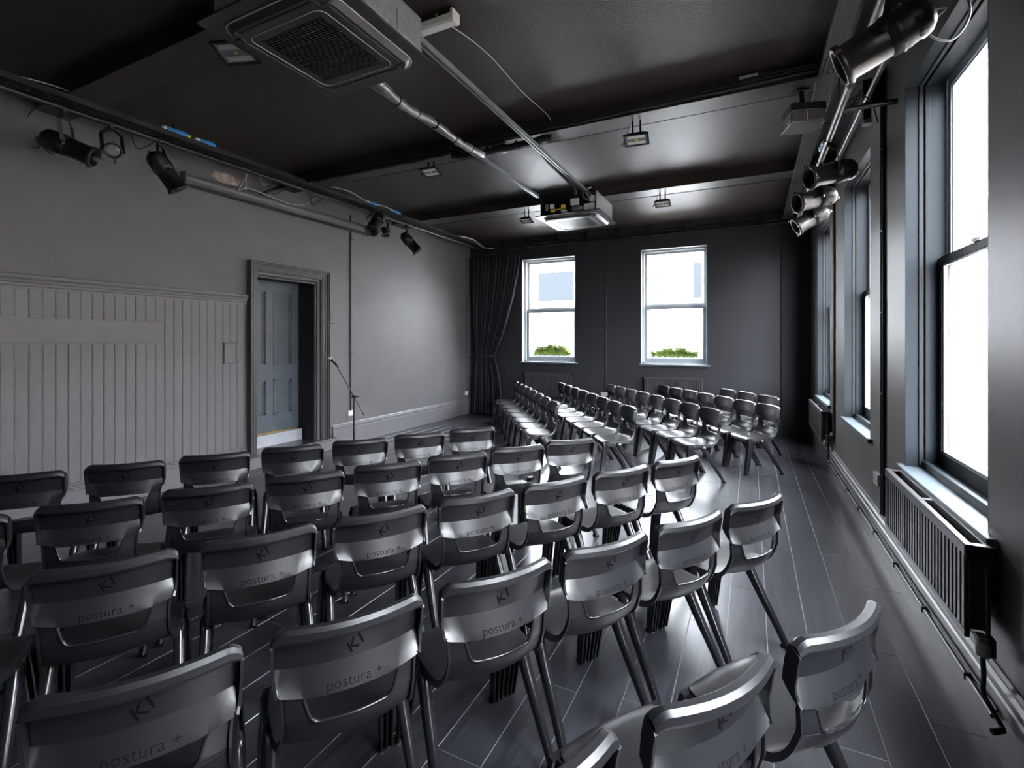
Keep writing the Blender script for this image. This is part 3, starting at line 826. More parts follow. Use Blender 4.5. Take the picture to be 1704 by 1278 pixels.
# vertical conduits -----------------------------------------------------------
def conduit(label, p, along, z0, z1, rad=0.011, twin=False, m='black_metal'):
    """p = (x, y) of the pipe centre, along = unit vector along the wall"""
    t = thing('conduit', label, 'conduit', (p[0], p[1], z0))
    MB().tube([(0, 0, 0), (0, 0, z1 - z0)], rad, 10).build('pipe', M[m], t)
    if twin: MB().tube([(along[0] * .035, along[1] * .035, 0), (along[0] * .033, along[1] * .033, z1 - z0)], rad * .55, 8).build('thin_cable', M['black_rubber'], t)
    k = 0; z = 0.3
    while z < z1 - z0:
        MB().cbox((along[0] * .015, along[1] * .015, z), 0.026 + abs(along[0]) * .03, 0.026 + abs(along[1]) * .03, .012).build('saddle_clip', M[m], t)
        z += 0.62
    return t
conduit('black twin conduit on the pier between the two nearest right windows', (XR - .013, 4.56), (0, -1), 0.33, ZC, .016, True)
conduit('black twin conduit on the pier between the two farthest right windows', (XR - .013, 6.98), (0, -1), 0.50, ZC, .014, True)
conduit('slim grey conduit on the left wall running down to the white socket', (XL + .012, 5.87), (0, 1), 0.53, ZC - .2, .011, m='black_metal')
conduit('slim black conduit between the two end wall windows', (-2.63, YB - .012), (1, 0), 0.62, 3.62, .011, m='paint_far_shaded')
conduit('slim conduit in the left far corner beside the curtain', (XL + .010, 9.42), (0, 1), 0.51, 3.7, .008, m='paint_far_shaded')

def socket(label, c, axis, w_, h_, m='plastic_white', holes=True):
    """axis: outward normal"""
    t = thing('socket', label, 'socket', c)
    nx, ny = axis
    if nx: MB().box(0, nx * .028, -w_ / 2, w_ / 2, -h_ / 2, h_ / 2).build('plate', M[m], t, bevel=.003)
    else: MB().box(-w_ / 2, w_ / 2, 0, ny * .028, -h_ / 2, h_ / 2).build('plate', M[m], t, bevel=.003)
    if holes:
        mb = MB()
        for o_ in (-.25, .25):
            for q in (-.1, .1):
                a = (o_ * w_ + q * w_)
                if nx: mb.box(nx * .028, nx * .0285, a - .006, a + .006, -.012, .0)
                else: mb.box(a - .006, a + .006, ny * .028, ny * .0285, -.012, .0)
        mb.build('pin_holes', M['black_flat'], t)
    return t
socket('white socket at the foot of the left wall conduit, behind the mic stand', (XL, 5.86, .49), (1, 0), .10, .085, holes=False)
socket('small white socket low on the left wall beside the curtain', (XL, 9.42, .47), (1, 0), .10, .085, holes=False)
socket('grey double socket beside the long radiator', (XR, 4.72, .56), (-1, 0), .15, .09, 'cable_white')
socket('pale socket with black plug beside the farthest radiator', (XR, 7.13, .47), (-1, 0), .15, .09, 'cable_white')
tag(MB().box(XR - .09, XR - .028, 7.00, 7.07, .43, .50).build('plug', M['black_metal'], bevel=.006), 'black plug pushed into the farthest right socket', 'plug')
socket('pale socket at the foot of the central end wall conduit', (-2.66, YB, .58), (0, -1), .15, .08, 'cable_white', holes=False)
tag(MB().box(XL, XL + .025, 5.44, 5.53, 1.93, 2.09).box(XL, XL + .03, 5.44, 5.53, 1.925, 1.935).build('thermostat', M['paint'], bevel=.003), 'small grey painted box on the wall right of the door', 'thermostat')

# mic stand ---------------------------------------------------------------------
def mic_stand():
    bx, by = px(589, 700, 6.3)[:2]
    t = thing('microphone_stand', 'black boom microphone stand in front of the left wall', 'stand', (bx, by, 0))
    R_ = Vector((math.cos(YAW), math.sin(YAW), 0))
    joint = Vector((0, 0, 0.93))
    MB().tube([(0, 0, .06), (0, 0, .95)], [.013, .011], 10).build('pole', M['black_metal'], t)
    j = MB().lathe([(0, -.02), (.022, -.02), (.026, 0), (.022, .02), (0, .02)], Matrix.Translation(joint) @ Matrix.Rotation(PI / 2, 4, 'X'), 14).build('boom_clutch', M['black_metal'], t)
    MB().lathe([(0, -.03), (.010, -.03), (.012, .03), (0, .03)], Matrix.Translation(joint + R_ * .045) @ Matrix.Rotation(PI / 2, 4, 'X'), 8).build('clutch_knob', M['black_metal'], j)
    a = joint + R_ * (-.235) + Vector((0, 0, .42)); b = joint + R_ * .135 + Vector((0, 0, -.24))
    MB().tube([a, b], .007, 8).tube([b - (b - a) * .06, b], .013, 8).build('boom', M['black_metal'], t)
    for k in range(3):
        an = k * 2 * PI / 3 + .5
        l = MB().tube([(0, 0, .16), (math.cos(an) * .30, math.sin(an) * .30, .012)], .008, 8).build('leg', M['black_metal'], t)
        MB().tube([(math.cos(an) * .28, math.sin(an) * .28, .02), (math.cos(an) * .32, math.sin(an) * .32, .011)], .011, 8).build('rubber_foot', M['black_rubber'], l)
    MB().lathe([(.016, .10), (.02, .12), (.02, .18), (.014, .2)], None, 10).build('leg_collar', M['black_metal'], t)
    d = (R_ * (-.6) + Vector((0, 0, .55))).normalized()
    wa = Vector((bx, by, 0)) + a
    m = thing('microphone', 'black handheld microphone with steel grille clipped to the boom stand', 'microphone', wa)
    mm = rotz_to(d)
    MB().lathe([(0, -.05), (.010, -.05), (.012, .05), (.017, .09), (0, .09)], mm, 14).build('handle', M['black_metal'], m)
    MB().lathe([(.017, .088), (.024, .10), (.026, .118), (.020, .138), (0, .145)], mm, 14).build('grille', M['mic_grille'], m)
    MB().lathe([(.0135, -.02), (.016, -.02), (.016, .03), (.0135, .03)], mm, 12).build('mic_clip', M['black_rubber'], m)
mic_stand()

# ceiling rails and AC cassettes -------------------------------------------------------
def rail(label, x, y0, y1):
    t = thing('ceiling_rail', label, 'rail', (x, y0, 3.60)); L = y1 - y0
    MB().box(-.021, .021, 0, L, .038, .041).box(-.021, -.0185, 0, L, 0, .04).box(.0185, .021, 0, L, 0, .04).box(-.021, -.010, 0, L, 0, .0025).box(.010, .021, 0, L, 0, .0025).build('channel', M['silver'], t)
    k = 0
    for yy in (2.14, 4.64, 7.0):
        if y0 + .05 < yy < y1 - .05:
            MB().tube([(0, yy - y0, .03), (0, yy - y0, .155)], .005, 8).build('hanger_rod', M['silver'], t)
            MB().lathe([(0, 0), (.012, 0), (.012, .01), (0, .01)], Matrix.Translation((0, yy - y0, .041)), 6).build('nut', M['silver'], t)
rail('long galvanised channel rail right of both air conditioners', -1.945, -0.6, 6.86)
rail('galvanised channel rail left of both air conditioners', -2.60, -0.6, 6.05)

def squircle(a, r, n_=8):
    pts = []
    for cx, cy, a0 in ((a - r, a - r, 0), (-a + r, a - r, PI / 2), (-a + r, -a + r, PI), (a - r, -a + r, 1.5 * PI)):
        for k in range(n_ + 1):
            t = a0 + PI / 2 * k / n_; pts.append((cx + r * math.cos(t), cy + r * math.sin(t)))
    return pts
def cassette(label, cx, cy, z, S_, open_side=False):
    t = thing('air_conditioner', label, 'air conditioner', (cx, cy, z))
    h = S_ / 2
    bw = h - 0.06
    if not open_side:
        MB().box(-bw, bw, -bw, bw, .035, .30).build('casing', M['silver'], t, bevel=.004)
        for yy in (-.25, 0, .25): MB().box(bw, bw + .006, yy - .09, yy + .09, .10, .22).build('pressed_panel', M['silver'], t, bevel=.002)
    else:
        MB().box(-bw, bw, -bw + .14, bw, .035, .28).box(bw - .01, bw + .004, -bw, bw, .035, .29).build('casing', M['silver'], t, bevel=.003)
        MB().box(-bw, bw - .01, -bw + .12, -bw + .14, .035, .28).box(-bw, -bw + .01, -bw, -bw + .12, .035, .28).box(-bw, bw - .01, -bw, -bw + .12, .035, .05).build('electrics_box', M['black_metal'], t)
        yb = -bw + .02
        for x0, x1, z0, z1, mk in ((-.26, -.21, .13, .19, 'plastic_white'), (-.255, -.20, .085, .115, 'yellow'), (-.10, -.05, .12, .165, 'yellow'), (-.20, -.10, .11, .12, 'yellow'), (.03, .14, .14, .23, 'plastic_white'),
                                   (-.10, -.03, .06, .10, 'plastic_white'), (.22, .36, .06, .14, 'plastic_white'), (.30, .37, .16, .24, 'plastic_white'), (.16, .20, .07, .12, 'silver'), (-.33, -.30, .12, .2, 'silver'), (.05, .15, .07, .12, 'silver')):
            MB().box(x0, x1, yb, yb + .05, z0, z1).build('terminal', M[mk], t, bevel=.004)
        MB().tube(arc_pts([(.30, yb + .03, .18), (.26, yb, .26), (.24, yb + .02, .32), (.30, yb + .05, .36)], 5), .012, 8).tube(arc_pts([(.34, yb + .03, .16), (.24, yb - .01, .20), (.20, yb, .28), (.24, yb + .02, .35)], 5), .009, 8).build('loose_wires', M['lagging'], t)
    mb = MB()                                            # face plate with sloping underside
    o_ = squircle(h, .03); i_ = squircle(h - .075, .10)
    mb.prism(o_, 'z', .022, .036)
    mb.build('face_plate', M['ac_black'], t)
    n_ = len(i_); vs = [(x, y, .022) for x, y in i_] + [(x * .93, y * .93, -.012) for x, y in i_]
    fs = [(k, (k + 1) % n_, n_ + (k + 1) % n_, n_ + k) for k in range(n_)]
    g = h - .22
    vs += [(-g, -g, -.012), (g, -g, -.012), (g, g, -.012), (-g, g, -.012)]
    mb = MB().add(vs, fs, True)
    q = n_ // 4                                          # flat border between rounded rim and the grille
    corner = {0: 2 * n_ + 2, 1: 2 * n_ + 3, 2: 2 * n_ + 0, 3: 2 * n_ + 1}
    fs2 = []
    for k in range(n_):
        c0 = corner[k // q]; k2 = (k + 1) % n_
        fs2.append((n_ + k, n_ + k2, c0))
        if (k + 1) % q == 0: fs2.append((n_ + k2, corner[((k + 1) // q) % 4], c0))
    mb.add(vs, fs2)
    mb.build('panel_frame', M['ac_black'], t)
    mb = MB().tube([(x * 1.0, y * 1.0, .017) for x, y in i_ + i_[:1]], .0045, 6, caps=False)
    mb.build('edge_trim', M['ac_trim'], t)
    mb = MB().tube([(x, y, -.013) for x, y in (lambda s: s + s[:1])(squircle(h - .175, .05))], .0025, 6, caps=False)
    mb.build('inner_trim', M['ac_trim'], t)
    for ang in range(4):                                 # outlet louvres
        R4 = Matrix.Rotation(ang * PI / 2, 4, 'Z')
        mb = MB(); vs = []; 
        for x0, x1, y0, y1, z0, z1 in ((-.27, .27, h - .145, h - .120, -.017, -.006),):
            base = MB().box(x0, x1, y0, y1, z0, z1)
            mb.add([tuple(R4 @ Vector(v)) for v in base.v], base.f)
        for sx in (-1, 1):
            base = MB().box(sx * .285 - .012, sx * .285 + .012, h - .155, h - .10, -.018, .0)
            mb.add([tuple(R4 @ Vector(v)) for v in base.v], base.f)
        mb.build('air_flap', M['ac_black'], t, bevel=.002)
    mb = MB().box(-g, g, -g, g, .004, .008)
    mb.build('filter', M['black_flat'], t)
    mb = MB(); k = 30
    for i in range(k):
        y0 = -g + (i + .3) * 2 * g / k
        mb.box(-g, g, y0, y0 + .006, -.013, .002)
    for xx in (-g / 2, 0, g / 2): mb.box(xx - .002, xx + .002, -g, g, -.008, .003)
    mb.build('intake_grille', M['ac_black'], t)
cassette('large black ceiling air conditioner close overhead, top left', -2.185, 2.00, 3.31, 0.90)
cassette('small-looking far ceiling air conditioner with exposed electrics box', -2.18, 6.46, 3.31, 0.90, open_side=True)
# threaded rod and bracket at the near unit
b = MB().tube([(-1.84, 2.42, 3.35), (-1.84, 2.42, 3.60)], .006, 8).cbox((-1.84, 2.42, 3.54), .03, .05, .02).cbox((-1.84, 2.42, 3.44), .03, .03, .02)
b.cbox((-1.88, 2.42, 3.595), .13, .03, .004).tube([(-1.84, 2.44, 3.43), (-1.84, 2.56, 3.42)], .010, 8)
tag(b.build('hanger_rod', M['silver']), 'threaded steel hanger rod at the corner of the near air conditioner', 'hanger')

# lagged refrigerant pipe beside the left rail
lp = thing('lagged_pipe', 'silver lagged pipe with black ties between near unit and middle beam', 'pipe', (-2.55, 2.45, 3.60))
pts = []
for k in range(30):
    u = k / 29; pts.append((.02 * math.sin(u * 9), u * 2.0, .02 * math.sin(u * 14) + .0))
MB().tube(pts, [.036 + .006 * math.sin(k * 2.1) for k in range(30)], 12).build('lagging', M['lagging'], lp)
for k in (4, 9, 13, 17, 21, 25):
    x, y, z = pts[k]; MB().tube([(x, y - .004, z), (x, y + .004, z)], .044, 12).build('cable_tie', M['black_rubber'], lp)
# cable bundle on the middle beam
cb = thing('cable_bundle', 'thick bundle of taped black cables hung along the middle ceiling beam', 'cables', (-2.5, 4.50, 3.74))
def bundle(nm, x0, x1, r_, dy, dz, wob, n_=24):
    pts = [(x0 + (x1 - x0) * k / n_, dy + wob * math.sin(k * 1.7), dz + wob * math.sin(k * 2.3 + 1) - .02 * math.sin(PI * k / n_)) for k in range(n_ + 1)]
    MB().tube(pts, r_, 8).build(nm, M['black_rubber'], cb)
bundle('cable', -3.0, .2, .022, -.02, .0, .006); bundle('cable', -3.0, 3.3, .014, -.03, .045, .004); bundle('cable', -2.9, 3.3, .012, -.025, .075, .003)
bundle('cable', -3.0, 3.2, .010, -.02, .10, .003)
bundle('lagged_cable', -.45, .72, .034, -.01, -.055, .008, 12)
for k in range(7):
    MB().tube([(-.35 + k * .17, -.012, -.06 - .0 * k), (-.343 + k * .17, -.012, -.06)], .042, 10).build('cable_tie', M['black_metal'], cb)
MB().tube(arc_pts([(.68, -.01, -.065), (.60, .03, -.06), (.52, .12, -.07), (.49, .4, -.10), (.49, .9, -.12), (.48, 1.35, -.13), (.47, 1.45, -.20)], 6), .02, 8).build('lagged_cable', M['black_rubber'], cb)
MB().tube(arc_pts([(-3.0, -.02, .02), (-3.1, -.05, -.02), (-3.22, -.12, -.06), (-3.27, -.25, -.16), (-3.28, -.30, -.20)], 5), .026, 8).build('cable', M['black_rubber'], cb)
tag(MB().tube(arc_pts([(-2.05, 2.81, 3.885), (-1.92, 2.86, 3.885), (-1.84, 3.3, 3.89), (-1.84, 3.9, 3.885), (-1.80, 4.45, 3.88), (-1.80, 4.50, 3.80)], 6), .004, 6).build('thin_wire', M['cable_white']), 'thin grey wire from the tube light across the ceiling to the beam', 'wire')
# fluorescent batten
fb = thing('tube_light', 'short white fluorescent tube light on the ceiling beside the near unit', 'lamp', (-2.35, 2.76, 3.90))
MB().box(-.55, .55, -.035, .035, -.045, 0).build('body', M['black_metal'], fb, bevel=.003)
MB().prism([(-.040, -.045), (-.040, -.085), (-.028, -.098), (.028, -.098), (.040, -.085), (.040, -.045)], 'x', -.55, .545).build('diffuser', M['diffuser'], fb)
MB().prism([(-.044, -.02), (-.044, -.088), (-.030, -.102), (.030, -.102), (.044, -.088), (.044, -.02)], 'x', .545, .565).build('end_cap', M['plastic_white'], fb)
MB().lathe([(0, -.05), (.012, -.05), (.012, -.04), (0, -.04)], Matrix.Translation((.05, -.055, .0)), 8).box(.42, .44, -.037, -.034, -.03, -.02).build('warning_dot', M['yellow'], fb)
# smoke detector
sd = thing('smoke_detector', 'round black smoke detector under the middle beam', 'detector', (-2.43, 4.645, 3.752))
MB().lathe([(0, 0), (.095, 0), (.095, -.015), (.085, -.02), (0, -.02)], None, 24).build('base', M['black_metal'], sd)
MB().lathe([(.08, -.02), (.078, -.04), (.05, -.055), (0, -.058)], None, 24).build('cap', M['black_metal'], sd)
# junction box on the beam
jb = thing('junction_box', 'small pale junction box with dial on the middle beam face, far right', 'junction box', (-.02, 4.53, 3.83))
MB().box(-.07, .07, -.05, 0, -.035, .04).build('box', M['cable_white'], jb, bevel=.004)
MB().lathe([(0, 0), (.018, 0), (.018, .012), (0, .012)], Matrix.Translation((.03, -.05, -.005)) @ Matrix.Rotation(PI / 2, 4, 'X'), 12).build('dial', M['black_metal'], jb)

# LED floodlights -------------------------------------------------------------------
def floodlight(label, x, y, z0, drop, w_=.20, yaw=0.0, tilt=-0.30, cable=True):
    t = thing('floodlight', label, 'floodlight', (x, y, z0), yaw, None)
    for sx in (-.035, .035): MB().box(sx - .008, sx + .008, -.006, .006, -drop, 0).build('hanger_strap', M['black_metal'], t)
    Rm = Matrix.Translation((0, 0, -drop)) @ Matrix.Rotation(tilt, 4, 'X')
    def tr(mb): mb.v = [tuple(Rm @ Vector(v)) for v in mb.v]; return mb
    h = w_ / 2
    tr(MB().add([(-h * .6, -h * .45, .02), (h * .6, -h * .45, .02), (h * .6, h * .45, .02), (-h * .6, h * .45, .02), (-h, -h * .72, -.02), (h, -h * .72, -.02), (h, h * .72, -.02), (-h, h * .72, -.02)],
                [(0, 1, 2, 3), (0, 4, 5, 1), (1, 5, 6, 2), (2, 6, 7, 3), (3, 7, 4, 0)])).build('heatsink_body', M['black_metal'], t)
    tr(MB().box(-h, h, -h * .72, -h * .60, -.032, -.02).box(-h, h, h * .60, h * .72, -.032, -.02).box(-h, -h * .88, -h * .6, h * .6, -.032, -.02).box(h * .88, h, -h * .6, h * .6, -.032, -.02)).build('front_frame', M['black_metal'], t)
    tr(MB().box(-h * .88, h * .88, -h * .6, h * .6, -.026, -.021)).build('glass', M['lens'], t)
    tr(MB().box(-.014, .014, -.010, .010, -.028, -.026)).build('led_chip', M['yellow'], t)
    tr(MB().box(-h * .7, h * .7, -h * .5, -h * .2, -.027, -.026).box(-h * .7, h * .7, h * .2, h * .5, -.027, -.026)).build('reflector', M['plastic_white'], t)
    if cable: MB().tube(arc_pts([(-.04, 0, -drop + .04), (-.10, -.01, -drop - .01), (-.14, 0, -drop - .05), (-.11, .01, -drop - .02), (-.06, 0, -.02)], 5), .003, 6).build('cable', M['black_rubber'], t)
floodlight('black floodlight hung from the middle beam, right of centre', -.98, 4.66, 3.752, .16, .23, .10)
floodlight('small floodlight hung from the farthest beam, right of the far unit', -1.12, 7.06, 3.752, .14, .22, .05)
floodlight('small floodlight hung from the farthest beam, left of the far unit', -3.22, 7.04, 3.752, .15, .20, .05)
floodlight('floodlight low on the middle beam beside the bundled cables', -3.36, 4.66, 3.752, .10, .22, .1)
floodlight('black floodlight left of the near air conditioner', -3.17, 2.14, 3.752, .10, .26, .35)

# cable trays -----------------------------------------------------------------------
def tray(label, x0, x1, y0, y1, z, m, up=0.05):
    t = thing('cable_tray', label, 'cable tray', ((x0 + x1) / 2, y0, z)); cx = (x0 + x1) / 2
    W_ = x1 - x0; ncol = max(3, int(W_ / .03)); cw = W_ / ncol; L = y1 - y0; nr = int(L / .036); cr = L / nr
    vs = []; fs = []
    for j in range(nr):
        for i in range(ncol):
            a, b = x0 - cx + i * cw, j * cr
            if (i + j) % 2: hx, hy = cw * .14, cr * .34
            else: hx, hy = cw * .34, cr * .14
            mx, my = a + cw / 2, b + cr / 2; k = len(vs)
            vs += [(a, b, 0), (a + cw, b, 0), (a + cw, b + cr, 0), (a, b + cr, 0), (mx - hx, my - hy, 0), (mx + hx, my - hy, 0), (mx + hx, my + hy, 0), (mx - hx, my + hy, 0)]
            fs += [(k, k + 1, k + 5, k + 4), (k + 1, k + 2, k + 6, k + 5), (k + 2, k + 3, k + 7, k + 6), (k + 3, k, k + 4, k + 7)]
    MB().add(vs, fs).build('perforated_base', m, t)
    for sx in (x0 - cx, x1 - cx):
        MB().box(sx - .001, sx + .001, 0, L, 0, up).build('side_flange', m, t)
    yy = .6
    while yy < L:
        MB().box(x0 - cx - .02, x1 - cx + .02, yy, yy + .03, -.004, -.001).tube([(x0 - cx - .015, yy + .015, 0), (x0 - cx - .015, yy + .015, ZC - z)], .005, 6).build('tray_hanger', M['black_metal'], t)
        yy += 1.9
    return t
tray('black perforated cable tray along the top of the left wall', -5.36, -5.19, -1.0, 9.3, 3.70, M['black_metal'])
tray('wide pale perforated cable tray along the right side of the ceiling', .47, .61, -1.0, 9.3, 3.70, M['tray_r'])

# lighting bars
lb = thing('lighting_bar', 'long black scaffold bar carrying the spotlights along the left wall', 'lighting bar', (-5.30, -1.0, 3.655))
MB().tube([(0, 0, 0), (0, 10.4, 0)], .024, 14).build('pipe', M['black_metal'], lb)
for yy in (1.2, 3.9, 6.6, 9.2):
    MB().tube([(0, yy, .02), (0, yy, .215)], .008, 8).box(-.03, .03, yy - .02, yy + .02, .02, .035).build('bar_hanger', M['black_metal'], lb)
rb = thing('lighting_bar', 'scuffed steel bar carrying the spotlights along the right windows', 'lighting bar', (.575, -1.0, 3.32))
MB().tube([(0, 0, 0), (0, 9.3, 0)], .024, 14).build('pipe', M['pipe_lit'], rb)
for yy in (1.4, 5.2, 7.7):
    MB().tube([(0, yy, .02), (0, yy, .38)], .008, 8).tube([(0, yy, 0), (XR - .575, yy, .0)], .018, 10).build('bar_hanger', M['black_metal'], rb)
b2 = thing('ceiling_conduit', 'pair of long pipes high along the right wall above the windows', 'conduit', (.80, -1.0, 3.52))
MB().tube([(0, 0, 0), (0, 10.5, 0)], .020, 12).build('pipe', M['trim_paint'], b2)
MB().tube([(.06, 0, .14), (.06, 10.5, .14)], .026, 12).build('pipe', M['black_metal'], b2)
for yy in (1.1, 3.4, 5.6, 8.0, 10.0): MB().box(-.02, .11, yy, yy + .02, -.022, .17).build('pipe_bracket', M['black_metal'], b2)
b3 = thing('ceiling_conduit', 'black pipe run with clips along the top of the end wall', 'conduit', (-5.3, YB - .07, 3.70))
MB().tube([(0, 0, 0), (5.9, 0, 0)], .020, 10).build('pipe', M['black_metal'], b3)
MB().tube([(0, .03, .07), (5.9, .03, .07)], .012, 8).build('pipe', M['black_metal'], b3)
for k in range(9):
    MB().box(.3 + k * .65, .325 + k * .65, -.02, .07, -.03, .2).tube([(.31 + k * .65, -.01, -.03), (.31 + k * .65, -.01, -.07)], .008, 6).build('pipe_clip', M['black_metal'], b3)
tag(MB().tube([(XL, 4.776, 3.753), (XR, 4.776, 3.753)], .004, 6).build('beam_edge_line', M['black_rubber']), 'thin dark line added along the far edge of the middle beam', 'wire')  # dark tube added to draw the beam's edge line, not a wire
tag(MB().tube([(XL, 7.185, 3.75), (XR, 7.185, 3.75)], .004, 6).build('beam_edge_line', M['black_rubber']), 'thin dark line added along the edge of the farthest beam', 'wire')  # same added edge line on the farthest beam

# roller screen case on the left wall
rs = thing('screen_case', 'long grey-painted roller screen case under the left lighting bar', 'screen', (XL, 3.28, 3.43))
MB().prism([(0, .02), (.05, .02), (.075, .035), (.095, .06), (.10, .09), (.09, .12), (.07, .14), (0, .15)], 'y', 0, 2.95).build('case', M['paint'], rs)
MB().tube([(.03, .02, .005), (.03, 2.95, .005)], .013, 8).build('screen_bar', M['black_metal'], rs)
MB().tube([(.075, .02, .012), (.075, 2.95, .012)], .007, 8).build('bar_trim', M['black_metal'], rs)
for yy in (-.012, 2.95): MB().box(0, .105, yy, yy + .012, -.005, .155).build('end_bracket', M['paint'], rs)

# loose cables on the left tray and bar
def loose(nm, lab, pts, r_, m):
    tag(MB().tube(arc_pts(pts, 6), r_, 6).build(nm, M[m]), lab, 'cable')
rd = random.Random(4)
def wander(x, z, y0, y1, n_, ax, az):
    return [(x + rd.uniform(-ax, ax), y0 + (y1 - y0) * k / n_, z + rd.uniform(0, az)) for k in range(n_ + 1)]
loose('loose_cable', 'white cable looping over the left tray near the picture edge', [(-5.23, 1.7, 3.760), (-5.22, 1.95, 3.785), (-5.21, 2.15, 3.760), (-5.23, 2.3, 3.740)], .005, 'cable_white')
for k in range(4):
    loose('loose_cable', ['black cable lying nearest the wall in the left tray', 'black cable in the middle of the left tray', 'black cable snaking over the left tray edge', 'thin black cable looping above the left tray'][k],
          wander([-5.32, -5.28, -5.215, -5.24][k], 3.71, -.8, 9.2, 26,   .02, .05), .007, 'black_rubber')
loose('loose_cable', 'white cable sagging below the left bar by the screen case', [(-5.35, 3.75, 3.630), (-5.62, 3.83, 3.50), (-5.70, 4.0, 3.585), (-5.68, 4.3, 3.56), (-5.66, 4.55, 3.53), (-5.6, 4.75, 3.55), (-5.45, 4.85, 3.650)], .006, 'cable_white')
loose('loose_cable', 'white cable loop beside the exposed wall patch', [(-5.34, 3.72, 3.650), (-5.42, 3.78, 3.570), (-5.45, 3.80, 3.470), (-5.40, 3.76, 3.430)], .005, 'cable_white')
loose('loose_cable', 'white cable on the far part of the left tray', [(-5.21, 4.9, 3.790), (-5.19, 5.2, 3.810), (-5.20, 5.6, 3.760), (-5.19, 6.0, 3.780), (-5.21, 6.6, 3.720)], .006, 'cable_white')
loose('loose_cable', 'pale cable dropping from tray to end wall pipes in the corner', [(-5.21, 8.0, 3.730), (-5.17, 8.6, 3.760), (-5.19, 9.0, 3.700), (-5.26, 9.3, 3.710), (-5.15, 9.50, 3.73)], .012, 'cable_white')
for k, (y, z) in enumerate(((3.85, 3.66), (4.0, 3.62), (4.6, 3.64), (2.5, 3.66))):
    loose('loose_cable', ['black cable coil dropping beside the exposed wall patch', 'black cable droop under the bar over the screen case', 'black cable tangle where the beam meets the bar', 'black cable loop beside the smallest left lamp'][k],
          [(-5.30, y, z + .03), (-5.35, y + .06, z - .05), (-5.38, y + .12, z - .12), (-5.34, y + .2, z - .07), (-5.30, y + .28, z + .04)], .007, 'black_rubber')
# blue connectors
def connector(lab, y0, y1, x=-5.21, z=3.765, yel=False, tilt=0.0):
    t = thing('blue_connector', lab, 'connector', (x, y0, z))
    d = Vector((0, y1 - y0, tilt)); mm = rotz_to(d); L = d.length
    MB().lathe([(0, 0), (.022, 0), (.027, .02), (.027, L * .45), (.031, L * .5), (.031, L * .8), (.024, L), (0, L)], mm, 12).build('body', M['blue'], t)
    MB().lathe([(.010, -.03), (.018, -.03), (.023, .0), (.010, .0)], mm, 10).build('cable_gland', M['plastic_white'], t)
    if yel: MB().lathe([(0, L), (.018, L), (.018, L + .03), (0, L + .03)], mm, 10).build('yellow_cap', M['yellow'], t)
loose('loose_cable', 'grey cable looping down from the left bar behind the nearest spotlight', [px(66, 172, 4.3), px(45, 195, 4.35), px(35, 220, 4.4), px(42, 240, 4.4), px(62, 246, 4.35), px(74, 232, 4.3)], .005, 'black_rubber')
connector('blue plug with yellow cap on the left tray', 2.78, 2.98, yel=True)
connector('blue plug just beyond the yellow-capped one on the left tray', 3.10, 3.27)
connector('pale blue plug farther along the left tray, above the wall conduit', 5.62, 5.80, z=3.76)
connector('farthest blue plug on the left tray', 6.15, 6.35, z=3.76)

# projector --------------------------------------------------------------------------
pj = thing('projector', 'warm grey projector hanging under a black mount beside the right tray', 'projector', (.375, 4.70, 3.752), YAW * .6)
MB().box(-.05, .05, -.04, .04, -.02, 0).build('ceiling_plate', M['black_metal'], pj, bevel=.003)
MB().tube([(0, 0, -.01), (.012, 0, -.16)], .019, 10).build('drop_arm', M['black_metal'], pj)
MB().box(-.120, .145, -.12, .10, -.225, -.155).build('mount_tray', M['black_metal'], pj, bevel=.01)
MB().box(-.125, .135, -.13, .12, -.325, -.225).build('body', M['proj_grey'], pj, bevel=.012)
MB().box(-.004, .0, -.1305, -.128, -.31, -.235).build('body_seam', M['plastic_white'], pj)
MB().lathe([(0, 0), (.022, 0), (.024, .02), (0, .02)], Matrix.Translation((-.12, -.10, -.30)) @ Matrix.Rotation(-PI / 2, 4, 'Y'), 12).build('lens', M['lens'], pj)
mb = MB()
for k in range(6): mb.box(.02 + k * .018, .03 + k * .018, -.1305, -.128, -.312, -.306)
mb.build('status_marks', M['cable_white'], pj)
loose('loose_cable', 'black cable arching from the projector over to the right bar', [(.50, 4.75, 3.50), (.56, 4.72, 3.44), (.66, 4.68, 3.46), (.74, 4.64, 3.56), (.80, 4.62, 3.66)], .006, 'black_rubber')
loose('loose_cable', 'black cable hanging in a bow above the middle right window', [(.62, 4.35, 3.42), (.72, 4.38, 3.48), (.80, 4.42, 3.44), (.86, 4.50, 3.30)], .005, 'black_rubber')
loose('loose_cable', 'thick white-grey cable looping from the nearest right spotlight up past the window head', [px(1538, 48, 2.2), px(1556, 64, 2.2), px(1585, 66, 2.2), px(1608, 40, 2.2), px(1614, 10, 2.2), px(1600, -30, 2.2), (.62, 2.3, 3.36)], .005, 'cable_white')
connector('dark blue plug behind the projector on the right bar', 4.95, 5.10, x=.565, z=3.362)

